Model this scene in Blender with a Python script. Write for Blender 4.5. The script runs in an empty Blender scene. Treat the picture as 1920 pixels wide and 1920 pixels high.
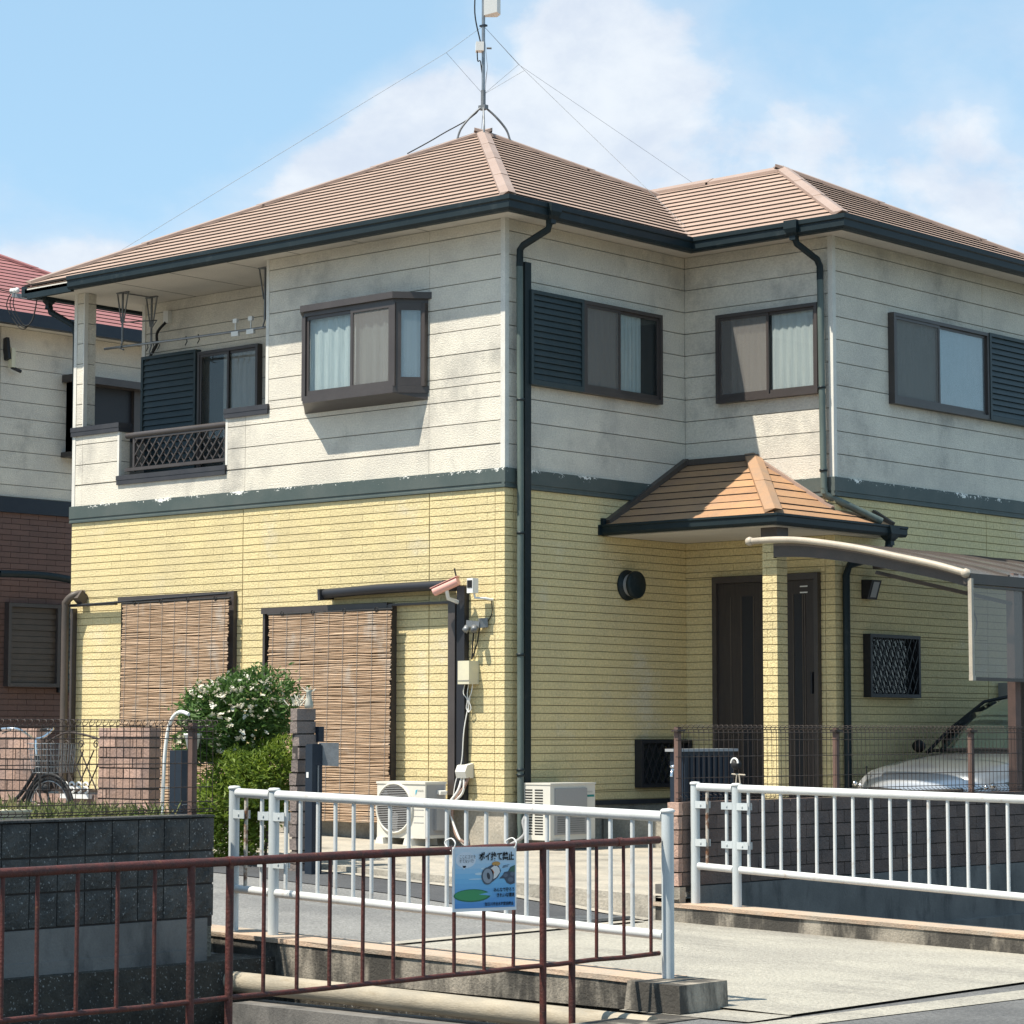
import bpy, bmesh, math, random
from mathutils import Vector, Matrix
random.seed(7)
R = math.radians
scene = bpy.context.scene
col = scene.collection

# ------------------------------------------------------------------ camera
CAM = Vector((15.9204, -17.7809, 1.48))
yaw, pitch, roll = R(41.6755), R(4.9426), R(0.0612)
f_ = Vector((-math.sin(yaw)*math.cos(pitch), math.cos(yaw)*math.cos(pitch), math.sin(pitch)))
r0 = Vector((math.cos(yaw), math.sin(yaw), 0)); u0 = r0.cross(f_)
r_ = math.cos(roll)*r0 + math.sin(roll)*u0
u_ = -math.sin(roll)*r0 + math.cos(roll)*u0
cam = bpy.data.cameras.new('camera'); cam_o = bpy.data.objects.new('camera', cam); col.objects.link(cam_o)
m = Matrix((r_, u_, -f_)).transposed().to_4x4(); m.translation = CAM
cam_o.matrix_world = m
cam.sensor_width = 36; cam.lens = 36*4757.09/1920; cam.clip_start = .1; cam.clip_end = 3000
scene.camera = cam_o

# ------------------------------------------------------------------ light
SUN = Vector((-.215, -.51, 1.0)).normalized()          # towards the sun
elev = math.asin(SUN.z)
azim = math.atan2(SUN.x, SUN.y)                         # clockwise from +Y
sun = bpy.data.lights.new('sun', 'SUN'); sun.energy = 4.6; sun.angle = R(.53); sun.color = (1, .93, .80)
sun_o = bpy.data.objects.new('sun', sun); col.objects.link(sun_o)
sun_o.rotation_euler = SUN.to_track_quat('Z', 'Y').to_euler()
sun_o.location = (0, -10, 30)
scene.view_settings.view_transform = 'Standard'; scene.view_settings.look = 'None'
scene.view_settings.exposure = 0.78; scene.view_settings.gamma = 1.0
scene.view_settings.use_curve_mapping = False
cy = scene.cycles
cy.max_bounces = 8; cy.diffuse_bounces = 4; cy.glossy_bounces = 3; cy.transmission_bounces = 4; cy.transparent_max_bounces = 10
cy.use_denoising = True
scene.render.film_transparent = False

world = bpy.data.worlds.new('World'); scene.world = world; world.use_nodes = True
wn = world.node_tree; wn.nodes.clear()
class G:                                                # tiny node helper
    def __init__(s, tree): s.t = tree
    def n(s, typ, **k):
        nd = s.t.nodes.new(typ)
        for a, v in k.items():
            if a == 'inp':
                for i, x in v.items():
                    if hasattr(x, 'is_output') or isinstance(x, bpy.types.NodeSocket): s.t.links.new(x, nd.inputs[i])
                    else: nd.inputs[i].default_value = x
            else: setattr(nd, a, v)
        return nd
    def math(s, op, a, b=0.0, c=0.0, clamp=False):
        nd = s.n('ShaderNodeMath', operation=op, use_clamp=clamp, inp={0: a, 1: b, 2: c}); return nd.outputs[0]
    def vmath(s, op, a, b=(0, 0, 0), out=0):
        nd = s.n('ShaderNodeVectorMath', operation=op, inp={0: a, 1: b}); return nd.outputs[out]
    def noise(s, vec, scale, detail=5, rough=.55, dist=0.0):
        return s.n('ShaderNodeTexNoise', inp={'Vector': vec, 'Scale': scale, 'Detail': detail, 'Roughness': rough, 'Distortion': dist}).outputs[0]
    def mapr(s, v, a, b, c=0.0, d=1.0, smooth=True):
        nd = s.n('ShaderNodeMapRange', interpolation_type='SMOOTHSTEP' if smooth else 'LINEAR', clamp=True, inp={0: v, 1: a, 2: b, 3: c, 4: d}); return nd.outputs[0]
    def mix(s, f, a, b, blend='MIX'):
        nd = s.n('ShaderNodeMix', data_type='RGBA', blend_type=blend, clamp_factor=True, inp={0: f, 6: a, 7: b}); return nd.outputs[2]
def c4(c): return (c[0], c[1], c[2], 1)
g = G(wn)
sky = g.n('ShaderNodeTexSky', sky_type='NISHITA', sun_disc=False, sun_elevation=elev, sun_rotation=azim)
sky.altitude = 50; sky.air_density = 1.0; sky.dust_density = 0.25; sky.ozone_density = 2.0
tc = g.n('ShaderNodeTexCoord').outputs['Generated']
d = g.vmath('NORMALIZE', tc)
# cumulus: fractal noise in direction space, thickened round a few cloud centres (world directions)
warp = g.n('ShaderNodeTexNoise', inp={'Vector': d, 'Scale': 9.0, 'Detail': 3.0})
dw = g.vmath('ADD', d, g.vmath('SCALE', g.vmath('SUBTRACT', warp.outputs[1], (.5, .5, .5)), (0, 0, 0)))
dw.node.inputs[1].default_value = (0, 0, 0)
sc = g.n('ShaderNodeVectorMath', operation='SCALE', inp={0: g.vmath('SUBTRACT', warp.outputs[1], (.5, .5, .5)), 3: .03})
dw = g.vmath('ADD', d, sc.outputs[0])
mp = g.n('ShaderNodeMapping', inp={0: dw, 3: (1, 1, 1.5)}).outputs[0]
n1 = g.noise(mp, 13.0, 9, .58)
n2 = g.noise(mp, 3.2, 4, .5)
def cdir(px, py): return (f_ + r_*((px-960)/4757.) - u_*((py-960)/4757.)).normalized()
def blob(px, py, sx, sy, amp):
    c = cdir(px, py); up = Vector((0, 0, 1)); rt = c.cross(up).normalized(); uu = rt.cross(c)
    df = g.vmath('SUBTRACT', d, tuple(c))
    a = g.math('MULTIPLY', g.vmath('DOT_PRODUCT', df, tuple(rt), 1), 4757./sx)
    b = g.math('MULTIPLY', g.vmath('DOT_PRODUCT', df, tuple(uu), 1), 4757./sy)
    q = g.math('ADD', g.math('POWER', g.math('ABSOLUTE', a), 2.0), g.math('POWER', g.math('ABSOLUTE', b), 2.0))
    e = g.math('EXPONENT', g.math('MULTIPLY', q, -1.0))
    return g.math('MULTIPLY', e, amp)
acc = None
for b in [(120, 520, 300, 110, .62), (560, 360, 190, 120, .55), (700, 260, 120, 110, .50), (850, 260, 130, 120, .42), (1050, 330, 260, 260, .50), (1130, 90, 200, 170, .38), (1420, 230, 300, 190, .27), (1890, 250, 200, 300, .24), (1650, 420, 300, 130, .26), (230, 140, 420, 190, -.30), (480, 60, 300, 130, -.2), (1690, 120, 130, 160, -.12), (955, 130, 45, 60, -.22)]:
    v = blob(*b); acc = v if acc is None else g.math('ADD', acc, v)
field = g.math('ADD', g.math('ADD', g.math('MULTIPLY', n1, 1.15), g.math('MULTIPLY', n2, .28)), acc)
cover = g.mapr(field, .92, 1.22)
soft = g.mapr(field, .66, 1.2, 0, .5)
cov = g.math('MAXIMUM', cover, soft)
hz = g.n('ShaderNodeSeparateXYZ', inp={0: d}).outputs[2]
shade = g.mapr(g.noise(mp, 22.0, 6, .6), .3, .7)
ccol = g.mix(shade, (4.35, 4.75, 5.45, 1), (5.5, 5.75, 6.05, 1))
skyc = g.mix(.55, sky.outputs[0], (3.0, 4.85, 6.2, 1))
skyc = g.mix(g.mapr(hz, .0, .16, .55, .0), skyc, (4.6, 5.5, 6.2, 1))
cov = g.math('MULTIPLY', cov, g.mapr(hz, -.02, .03, 0, .88))
fin = g.mix(cov, skyc, ccol)
bg = g.n('ShaderNodeBackground', inp={0: fin, 1: .098})
wo = g.n('ShaderNodeOutputWorld', inp={0: bg.outputs[0]})

# ------------------------------------------------------------------ materials
MATS = {}
def mat(name, c, c2=None, rough=.75, scale=4., thr=(.35, .7), detail=6, bump=0., bscale=60., stretch=(1, 1, 1), fine=.12, fscale=90., rnd=0., metal=0., spec=.35, coat=0., dirt=None, transl=0., extra=None):
    if name in MATS: return MATS[name]
    mt = bpy.data.materials.new(name); mt.use_nodes = True; t = mt.node_tree; t.nodes.clear(); g = G(t)
    pos = g.n('ShaderNodeNewGeometry').outputs['Position']
    mp = g.n('ShaderNodeMapping', inp={0: pos, 3: stretch}).outputs[0]
    colr = c4(c)
    if c2 is not None:
        colr = g.mix(g.mapr(g.noise(mp, scale, detail, .6), thr[0], thr[1]), c4(c), c4(c2))
    if dirt:                                            # (colour, amount, scale, stretch, lo, hi)
        dm = g.n('ShaderNodeMapping', inp={0: pos, 3: dirt[3], 1: (3.1, 7.7, 1.9)}).outputs[0]
        fac = g.mapr(g.noise(dm, dirt[2], 7, .65), dirt[4], dirt[5], 0, dirt[1])
        colr = g.mix(fac, colr, c4(dirt[0]))
    if fine:
        fn = g.noise(mp, fscale, 3, .6)
        colr = g.mix(1.0, colr, g.n('ShaderNodeCombineColor', inp={0: g.mapr(fn, .25, .75, 1-fine, 1+fine, False), 1: g.mapr(fn, .25, .75, 1-fine, 1+fine, False), 2: g.mapr(fn, .25, .75, 1-fine, 1+fine, False)}).outputs[0], 'MULTIPLY')
    if rnd:
        rv = g.n('ShaderNodeObjectInfo').outputs['Random']
        k = g.mapr(rv, 0, 1, 1-rnd, 1+rnd, False)
        colr = g.mix(1.0, colr, g.n('ShaderNodeCombineColor', inp={0: k, 1: k, 2: k}).outputs[0], 'MULTIPLY')
    if extra: colr = extra(g, pos, colr)
    b = g.n('ShaderNodeBsdfPrincipled', inp={'Base Color': colr, 'Roughness': rough, 'Metallic': metal, 'Specular IOR Level': spec, 'Coat Weight': coat})
    if bump:
        bn = g.n('ShaderNodeBump', inp={'Strength': bump, 'Distance': .02, 'Height': g.noise(mp, bscale, 5, .6)})
        t.links.new(bn.outputs[0], b.inputs['Normal'])
    sh = b.outputs[0]
    if transl:
        tr = g.n('ShaderNodeBsdfTranslucent', inp={0: colr})
        sh = g.n('ShaderNodeMixShader', inp={0: transl, 1: b.outputs[0], 2: tr.outputs[0]}).outputs[0]
    g.n('ShaderNodeOutputMaterial', inp={0: sh})
    MATS[name] = mt; return mt
def glass_mat(name, tint, opac, rough=.02, refl=1.0):
    if name in MATS: return MATS[name]
    mt = bpy.data.materials.new(name); mt.use_nodes = True; t = mt.node_tree; t.nodes.clear(); g = G(t)
    tr = g.n('ShaderNodeBsdfTransparent', inp={0: (.92, .95, .95, 1)})
    df = g.n('ShaderNodeBsdfDiffuse', inp={0: c4(tint)})
    gl = g.n('ShaderNodeBsdfGlossy', inp={0: (1, 1, 1, 1), 1: rough})
    a = g.n('ShaderNodeMixShader', inp={0: opac, 1: tr.outputs[0], 2: df.outputs[0]})
    fc = g.n('ShaderNodeLayerWeight', inp={0: .5}).outputs[1]
    fr = g.math('MULTIPLY', g.math('ADD', g.math('MULTIPLY', g.math('POWER', fc, 5.0), .9), .045), refl, clamp=True)
    b = g.n('ShaderNodeMixShader', inp={0: fr, 1: a.outputs[0], 2: gl.outputs[0]})
    g.n('ShaderNodeOutputMaterial', inp={0: b.outputs[0]})
    MATS[name] = mt; return mt

def peel(g, pos, colr):                                 # white primer showing where the band's paint has flaked off its upper edge
    z = g.n('ShaderNodeSeparateXYZ', inp={0: pos}).outputs[2]
    mp = g.n('ShaderNodeMapping', inp={0: pos, 3: (1, 1, 1.6)}).outputs[0]
    n = g.noise(mp, 26., 6, .7); big = g.noise(pos, 2.3, 4, .65)
    edge = g.mapr(z, 3.88, 3.96, 0., .22)
    f = g.mapr(g.math('ADD', g.math('ADD', n, edge), g.math('MULTIPLY', big, .95)), 1.285, 1.30)
    return g.mix(f, colr, (.78, .77, .73, 1))
def stonechips(g, pos, colr):                           # pale aggregate in the split face
    n = g.n('ShaderNodeTexVoronoi', inp={'Vector': pos, 'Scale': 110.}).outputs['Color']
    v = g.n('ShaderNodeSeparateColor', inp={0: n}).outputs[0]
    k = g.noise(pos, 40., 3, .6)
    return g.mix(g.mapr(g.math('ADD', v, g.math('MULTIPLY', k, .7)), 1.28, 1.4, 0, .75), colr, (.30, .29, .27, 1))
def rustspots(g, pos, colr):
    n = g.noise(pos, 18., 6, .7)
    return g.mix(g.mapr(n, .60, .70, 0, .8), colr, (.16, .07, .03, 1))

M = dict(
 siding=mat('siding', (.67, .62, .53), (.57, .53, .465), rough=.85, scale=1.6, bump=.5, bscale=55, stretch=(1, 1, 1.3), fine=.14, fscale=48, rnd=.035, dirt=((.24, .23, .215), .62, 1.25, (1, 1, .8), .50, .74)),
 brick=mat('brick', (.65, .535, .285), (.59, .49, .275), rough=.85, scale=2.2, bump=.6, bscale=48, fine=.17, fscale=42, rnd=.055, dirt=((.60, .57, .50), .45, 1.1, (1, 1, 1.2), .56, .75)),
 joint=mat('joint', (.38, .315, .17), (.30, .25, .14), rough=.95, scale=5),
 wjoint=mat('wjoint', (.26, .25, .23), None, rough=.95),
 trimwhite=mat('trimwhite', (.68, .65, .59), (.58, .56, .52), rough=.7, scale=3, dirt=((.25, .25, .23), .4, 2.5, (1, 1, .6), .55, .8)),
 band=mat('band', (.062, .083, .080), (.085, .102, .096), rough=.55, scale=2.5, extra=peel),
 slate=mat('slate', (.375, .262, .205), (.335, .235, .185), rough=.8, scale=2.0, bump=.25, bscale=50, fine=.14, fscale=60, rnd=.05, dirt=((.20, .13, .10), .4, 1.3, (1, 1, 1), .5, .8)),
 slate2=mat('slate_porch', (.40, .225, .115), (.33, .19, .11), rough=.8, scale=3.0, bump=.25, bscale=50, fine=.14, fscale=60, rnd=.07, dirt=((.24, .17, .12), .5, 2.5, (1, 1, 1), .5, .78)),
 shaded_slate_edge=mat('shaded_slate_edge', (.030, .022, .019), None, rough=.9),  # grimy course edge, with the dark lap shadow painted into its colour
 ridge2=mat('ridge_porch', (.36, .215, .125), (.31, .20, .13), rough=.6, scale=4, rnd=.05, dirt=((.22, .17, .13), .5, 4, (1, 1, 1), .48, .75)),
 ridge=mat('ridge', (.30, .215, .175), (.33, .245, .205), rough=.6, scale=2, rnd=.05, dirt=((.20, .15, .12), .4, 3, (1, 1, 1), .5, .8)),
 gutter=mat('gutter', (.0075, .016, .020), (.011, .020, .024), rough=.5, scale=3, spec=.3, dirt=((.07, .08, .08), .35, 6, (1, 1, 1), .55, .8)),
 pipe=mat('pipe', (.115, .145, .13), (.075, .10, .095), rough=.5, scale=3, stretch=(3, 3, .5), dirt=((.15, .16, .14), .5, 4, (2, 2, .7), .52, .8)),
 soffit=mat('soffit', (.60, .56, .50), (.53, .50, .45), rough=.9, scale=1.5),
 frame=mat('frame', (.050, .041, .039), (.060, .050, .047), rough=.42, scale=4, spec=.5),
 framed=mat('frame_dark', (.020, .021, .026), None, rough=.45),
 shutter=mat('shutter', (.030, .047, .053), (.038, .054, .058), rough=.5, scale=5),
 cap=mat('cap', (.032, .033, .040), (.045, .045, .05), rough=.5, scale=4),
 black=mat('black', (.008, .008, .009), None, rough=.9, fine=0),
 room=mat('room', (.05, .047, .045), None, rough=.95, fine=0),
 curtain=mat('curtain', (.70, .71, .70), (.62, .63, .63), rough=.9, scale=6, stretch=(8, 8, .5), fine=.03),
 curtainb=mat('curtain_beige', (.50, .44, .40), (.42, .37, .34), rough=.9, scale=6, stretch=(8, 8, .5), fine=.03),
 lace=mat('lace', (.66, .70, .70), (.56, .61, .62), rough=.9, scale=9, stretch=(6, 6, .6), fine=.05),
 door=mat('door', (.048, .039, .036), (.038, .031, .03), rough=.45, scale=8, stretch=(6, 6, .4)),
 concrete=mat('concrete', (.40, .36, .30), (.30, .28, .24), rough=.92, scale=2.2, bump=.4, bscale=50, fine=.2, fscale=45, dirt=((.14, .13, .115), .7, 1.7, (1, 1, 1), .48, .75)),
 concgrey=mat('concrete_grey', (.19, .178, .165), (.135, .128, .12), rough=.92, scale=2.0, bump=.25, fine=.1, dirt=((.055, .055, .055), .75, 2.2, (1.6, 1.6, .6), .48, .7)),
 deck=mat('deck', (.38, .355, .30), (.31, .29, .25), rough=.95, scale=.9, bump=.8, bscale=60, fine=.32, fscale=46, dirt=((.17, .16, .145), .62, .7, (.7, 2.4, 1), .45, .72)),
 asphalt=mat('asphalt', (.24, .235, .225), (.17, .168, .165), rough=.95, scale=1.3, bump=.8, bscale=70, fine=.38, fscale=50),
 patch=mat('patch', (.075, .077, .082), (.06, .062, .067), rough=.92, scale=2, bump=.5, bscale=70, fine=.3, fscale=50),
 kerb=mat('kerb', (.36, .315, .255), (.20, .18, .15), rough=.95, scale=2.6, bump=.4, bscale=60, fine=.15, dirt=((.04, .037, .033), .93, 2.4, (1.6, 1.6, .45), .36, .56)),
 kerbtop=mat('kerbtop', (.47, .33, .235), (.38, .32, .255), rough=.95, scale=3.5, bump=.4, bscale=70, fine=.15, dirt=((.24, .20, .16), .5, 4, (1, 1, 1), .5, .7)),
 block=mat('black_block', (.088, .084, .078), (.050, .049, .047), rough=.95, scale=5, bump=1.0, bscale=28, fine=.2, rnd=.10, extra=stonechips),
 stone=mat('dark_stone', (.055, .048, .038), (.030, .028, .025), rough=.95, scale=7, bump=1.0, bscale=22, fine=.2, extra=stonechips),
 wbrick=mat('wall_brick', (.165, .115, .095), (.12, .088, .078), rough=.9, scale=4, bump=.7, bscale=35, fine=.16, rnd=.16, dirt=((.075, .066, .062), .6, 3, (1, 1, 1), .5, .75)),
 gbrick=mat('pillar_brick', (.225, .180, .160), (.175, .145, .135), rough=.9, scale=6, bump=.7, bscale=35, fine=.16, rnd=.14),
 obrick=mat('old_brick', (.37, .24, .185), (.29, .20, .17), rough=.9, scale=5, bump=.6, bscale=35, fine=.16, rnd=.26, dirt=((.17, .135, .12), .6, 4, (1, 1, 1), .52, .75)),
 mortar=mat('mortar', (.055, .048, .044), None, rough=.95),
 rusty=mat('rusty_paint', (.45, .40, .34), (.16, .075, .04), rough=.7, scale=16, thr=(.42, .6), bump=.2, fine=.15),
 road=mat('road', (.155, .153, .150), (.11, .11, .11), rough=.95, scale=1.3, bump=.8, bscale=70, fine=.38, fscale=50),
 field=mat('field', (.045, .060, .022), (.060, .055, .03), rough=1., scale=1.5, fine=.3),  # low-albedo colour for the added ground behind the road
 white=mat('white_paint', (.60, .605, .595), (.53, .535, .525), rough=.5, scale=5, spec=.45, fine=.06, dirt=((.30, .20, .13), .65, 9, (1, 1, 1), .57, .76)),
 whitec=mat('white_post_paint', (.50, .53, .535), (.42, .45, .46), rough=.5, scale=4, stretch=(3, 3, .6), fine=.05, dirt=((.30, .20, .13), .55, 7, (2, 2, .6), .60, .80)),
 red=mat('red_rust', (.095, .026, .020), (.060, .022, .018), rough=.55, scale=14, bump=.35, bscale=70, fine=.2, dirt=((.035, .020, .016), .7, 20, (1, 1, .7), .5, .7), extra=rustspots),
 acwhite=mat('ac_white', (.62, .60, .54), (.58, .56, .51), rough=.5, scale=3, fine=.03),
 acgrey=mat('ac_grey', (.30, .30, .305), None, rough=.5, fine=.03),
 cream=mat('cream_plastic', (.62, .58, .42), (.56, .52, .40), rough=.5, scale=6, fine=.03),
 pink=mat('pink_plastic', (.72, .38, .32), None, rough=.45, fine=.02),
 plwhite=mat('plastic_white', (.72, .71, .68), None, rough=.45, fine=.03),
 reed=mat('reed', (.50, .36, .25), (.31, .205, .13), rough=.8, scale=3.2, thr=(.38, .64), stretch=(.9, .9, 42), fine=.25, fscale=60, dirt=((.50, .47, .43), .55, 1.2, (2.2, 1, 1.2), .52, .7)),
 string=mat('string', (.30, .29, .28), None, rough=.9),
 leaf=mat('leaf', (.095, .175, .040), (.060, .120, .030), rough=.55, scale=9, fine=.2, fscale=40, transl=.35),
 leafy=mat('leaf_yellow', (.20, .27, .035), (.115, .18, .028), rough=.55, scale=8, fine=.2, fscale=40, transl=.4),
 grass=mat('weed', (.13, .17, .045), (.20, .18, .09), rough=.7, scale=7, fine=.2, transl=.3),
 petal=mat('petal', (.78, .75, .66), (.68, .64, .5), rough=.8, scale=30, fine=.04, transl=.25),
 stem=mat('stem', (.09, .06, .04), None, rough=.9),
 steel=mat('steel', (.30, .31, .32), (.22, .23, .24), rough=.4, scale=9, metal=.8),
 galv=mat('galvanised', (.22, .23, .24), (.15, .155, .16), rough=.5, scale=9, metal=.5),
 chrome=mat('chrome', (.75, .75, .76), None, rough=.15, metal=1., fine=0),
 wire=mat('wire_brown', (.050, .036, .030), None, rough=.5, fine=0),
 postbrown=mat('post_brown', (.16, .095, .075), (.12, .075, .062), rough=.6, scale=6),
 navy=mat('navy', (.012, .019, .032), (.016, .024, .036), rough=.45, scale=5),
 cable=mat('cable', (.012, .012, .013), None, rough=.6, fine=0),
 beige=mat('beige_pipe', (.44, .38, .30), (.36, .31, .25), rough=.45, scale=5, dirt=((.2, .16, .13), .4, 9, (1, 1, 1), .55, .8)),
 brownmetal=mat('brown_metal', (.085, .068, .058), (.07, .058, .05), rough=.5, scale=5),
 carpaint=mat('car_paint', (.52, .53, .55), None, rough=.28, metal=.55, spec=.5, coat=.8, fine=.02),
 tyre=mat('tyre', (.014, .014, .015), None, rough=.85, fine=0),
 redroof=mat('red_slate', (.30, .125, .12), (.26, .11, .11), rough=.8, scale=2, bump=.2, fine=.1, rnd=.05),
 nbrick=mat('neighbour_brick', (.165, .098, .082), (.145, .09, .078), rough=.9, scale=3, bump=.4, fine=.12, rnd=.06),
 njoint=mat('neighbour_joint', (.06, .042, .038), None, rough=.95),
 pvc=mat('old_pipe', (.36, .31, .235), (.27, .24, .19), rough=.7, scale=5, stretch=(.6, 2, 2), bump=.2, dirt=((.20, .15, .09), .55, 6, (.6, 3, 3), .5, .75)),
 soil=mat('soil', (.10, .08, .055), (.06, .05, .04), rough=1., scale=6, bump=.6, bscale=40),
 gravel=mat('gravel', (.26, .24, .20), (.16, .15, .12), rough=1., scale=9, bump=.8, bscale=50, fine=.3),
 water=mat('water', (.02, .024, .018), None, rough=.08, fine=0),
 ceramic=mat('ceramic', (.45, .43, .37), (.30, .33, .28), rough=.6, scale=20),
)
GL = glass_mat('window_glass', (.05, .06, .065), .12, refl=.75)
GLR = glass_mat('window_glass_bright', (.3, .36, .4), .25, refl=1.3)
SCR = glass_mat('insect_screen', (.22, .205, .195), .42, rough=.5, refl=.15)
POLY = glass_mat('smoked_polycarbonate', (.20, .175, .16), .60, rough=.12, refl=.8)
CARGL = glass_mat('car_glass', (.10, .15, .13), .55, rough=.03, refl=1.4)

# ------------------------------------------------------------------ mesh builder
class MB:
    def __init__(s): s.v = []; s.f = []; s.mi = []; s.sm = []
    def add(s, vs, fs, mi=0, smooth=False):
        o = len(s.v); s.v += [tuple(p) for p in vs]
        for f in fs: s.f.append(tuple(i+o for i in f)); s.mi.append(mi); s.sm.append(smooth)
        return s
    def box(s, a, b, mi=0):
        x0, y0, z0 = [min(a[i], b[i]) for i in range(3)]; x1, y1, z1 = [max(a[i], b[i]) for i in range(3)]
        return s.add([(x0, y0, z0), (x1, y0, z0), (x1, y1, z0), (x0, y1, z0), (x0, y0, z1), (x1, y0, z1), (x1, y1, z1), (x0, y1, z1)],
              [(3, 2, 1, 0), (4, 5, 6, 7), (0, 1, 5, 4), (1, 2, 6, 5), (2, 3, 7, 6), (3, 0, 4, 7)], mi)
    def bar(s, p, q, w, h, up=(0, 0, 1), mi=0):           # rectangular bar from p to q
        p = Vector(p); q = Vector(q); t = (q-p).normalized(); upv = Vector(up)
        if abs(t.dot(upv)) > .98: upv = Vector((1, 0, 0)) if abs(t.x) < .9 else Vector((0, 1, 0))
        sd = t.cross(upv).normalized(); uv = sd.cross(t)
        vs = [P+sd*a*w/2+uv*b*h/2 for P in (p, q) for a, b in ((-1, -1), (1, -1), (1, 1), (-1, 1))]
        return s.add(vs, [(0, 1, 2, 3), (7, 6, 5, 4), (0, 4, 5, 1), (1, 5, 6, 2), (2, 6, 7, 3), (3, 7, 4, 0)], mi)
    def tube(s, pts, r, n=8, mi=0, caps=True, closed=False):
        pts = [Vector(p) for p in pts]; k = len(pts); rs = r if isinstance(r, (list, tuple)) else [r]*k
        vs = []; prev = None
        for i, p in enumerate(pts):
            if closed: t = (pts[(i+1) % k]-pts[i-1]).normalized()
            else: t = (pts[min(i+1, k-1)]-pts[max(i-1, 0)]).normalized()
            if prev is None:
                a = Vector((0, 0, 1)) if abs(t.z) < .9 else Vector((1, 0, 0)); x = t.cross(a).normalized()
            else: x = (prev - t*prev.dot(t)).normalized()
            prev = x; y = t.cross(x)
            vs += [p + (x*math.cos(2*math.pi*j/n)+y*math.sin(2*math.pi*j/n))*rs[i] for j in range(n)]
        fs = []
        for i in range(k if closed else k-1):
            a = i*n; b = ((i+1) % k)*n
            fs += [(a+j, a+(j+1) % n, b+(j+1) % n, b+j) for j in range(n)]
        s.add(vs, fs, mi, True)
        if caps and not closed: s.add(vs[:n], [tuple(range(n-1, -1, -1))], mi); s.add(vs[-n:], [tuple(range(n))], mi)
        return s
    def lathe(s, c, prof, n=20, axis=(0, 0, 1), mi=0):
        c = Vector(c); ax = Vector(axis).normalized(); a = Vector((1, 0, 0)) if abs(ax.x) < .9 else Vector((0, 1, 0)); x = ax.cross(a).normalized(); y = ax.cross(x)
        vs = [c+ax*h+(x*math.cos(2*math.pi*j/n)+y*math.sin(2*math.pi*j/n))*rr for rr, h in prof for j in range(n)]
        fs = [(i*n+j, i*n+(j+1) % n, (i+1)*n+(j+1) % n, (i+1)*n+j) for i in range(len(prof)-1) for j in range(n)]
        return s.add(vs, fs, mi, True)
    def prism(s, poly, off, mi=0):                         # polygon (3d points) extruded by vector off
        off = Vector(off); p = [Vector(q) for q in poly]; n = len(p)
        return s.add(p+[q+off for q in p], [tuple(range(n)), tuple(range(2*n-1, n-1, -1))]+[(i, i+n, (i+1) % n+n, (i+1) % n) for i in range(n)], mi)
    def mesh(s, name, mats):
        me = bpy.data.meshes.new(name); me.from_pydata(s.v, [], s.f)
        for m_ in (mats if isinstance(mats, (list, tuple)) else [mats]): me.materials.append(m_)
        me.polygons.foreach_set('material_index', s.mi); me.polygons.foreach_set('use_smooth', s.sm)
        bm = bmesh.new(); bm.from_mesh(me); bmesh.ops.recalc_face_normals(bm, faces=bm.faces); bm.to_mesh(me); bm.free()
        return me
def link(name, me, parent=None, loc=None):
    o = bpy.data.objects.new(name, me); col.objects.link(o)
    if parent is not None: o.parent = parent
    if loc is not None: o.location = loc
    return o
def part(name, mb, mats, parent=None, stuff=False):
    o = link(name, mb.mesh(name, mats), parent)
    if stuff: o['kind'] = 'stuff'
    return o
def thing(name, label, cat, group=None, loc=None):
    o = bpy.data.objects.new(name, None); col.objects.link(o); o['label'] = label; o['category'] = cat
    o.empty_display_size = .1
    if group: o['group'] = group
    return o
def tag(o, label, cat, group=None):
    o['label'] = label; o['category'] = cat
    if group: o['group'] = group
    return o
def struct(name, mb, mats):
    o = link(name, mb.mesh(name, mats)); o['kind'] = 'structure'; return o
def bez(p, n=10):                                          # Catmull-Rom through points
    p = [Vector(q) for q in p]; out = []
    for i in range(len(p)-1):
        a, b, c, d_ = p[max(i-1, 0)], p[i], p[i+1], p[min(i+2, len(p)-1)]
        for k in range(n):
            t = k/n; out.append(.5*((2*b)+(c-a)*t+(2*a-5*b+4*c-d_)*t*t+(3*b-a-3*c+d_)*t**3))
    out.append(p[-1]); return out
# ------------------------------------------------------------------ levels of the place
LA, LB, WW, YW = 6.4717, 2.7829, 1.8373, 6.78      # house: front length, re-entrant depth, wing width, wing end
ZG, ZF, ZB0, ZB1, ZS = .386, .816, 3.781, 3.967, 6.364   # yard, siding foot, band, soffit
ROW = .2275; Z0 = 6.2462
def pl(table, x):
    for (a, za), (b, zb) in zip(table, table[1:]):
        if x <= b or (b, zb) == table[-1]:
            t = min(max((x-a)/(b-a), 0), 1); return za+(zb-za)*t
def street_z(x, y):
    za = pl([(-60, .75), (-10, .62), (-2, .42), (.3, .34), (2.3, .25), (4.15, .085)], x); zb = pl([(-60, .65), (-10, .5), (-2, .32), (.3, .24), (2.3, .17), (4.15, .07)], x)
    t = min(max((y+2.9)/-4.0, 0), 1); return za+(zb-za)*t
def yard_z(x, y):
    a = pl([(-60, .77), (-10, .64), (-2, .45), (.3, .37), (2.3, .31), (4.3, .25)], x); b = .386-.025*x
    t = min(max((y+2.9)/2.9, 0), 1); return a+(b-a)*t
def sheet(xs, ys, fz):
    mb = MB(); n = len(ys)
    mb.add([(x, y, fz(x, y)) for x in xs for y in ys], [(i*n+j, (i+1)*n+j, (i+1)*n+j+1, i*n+j+1) for i in range(len(xs)-1) for j in range(n-1)]); return mb

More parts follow.
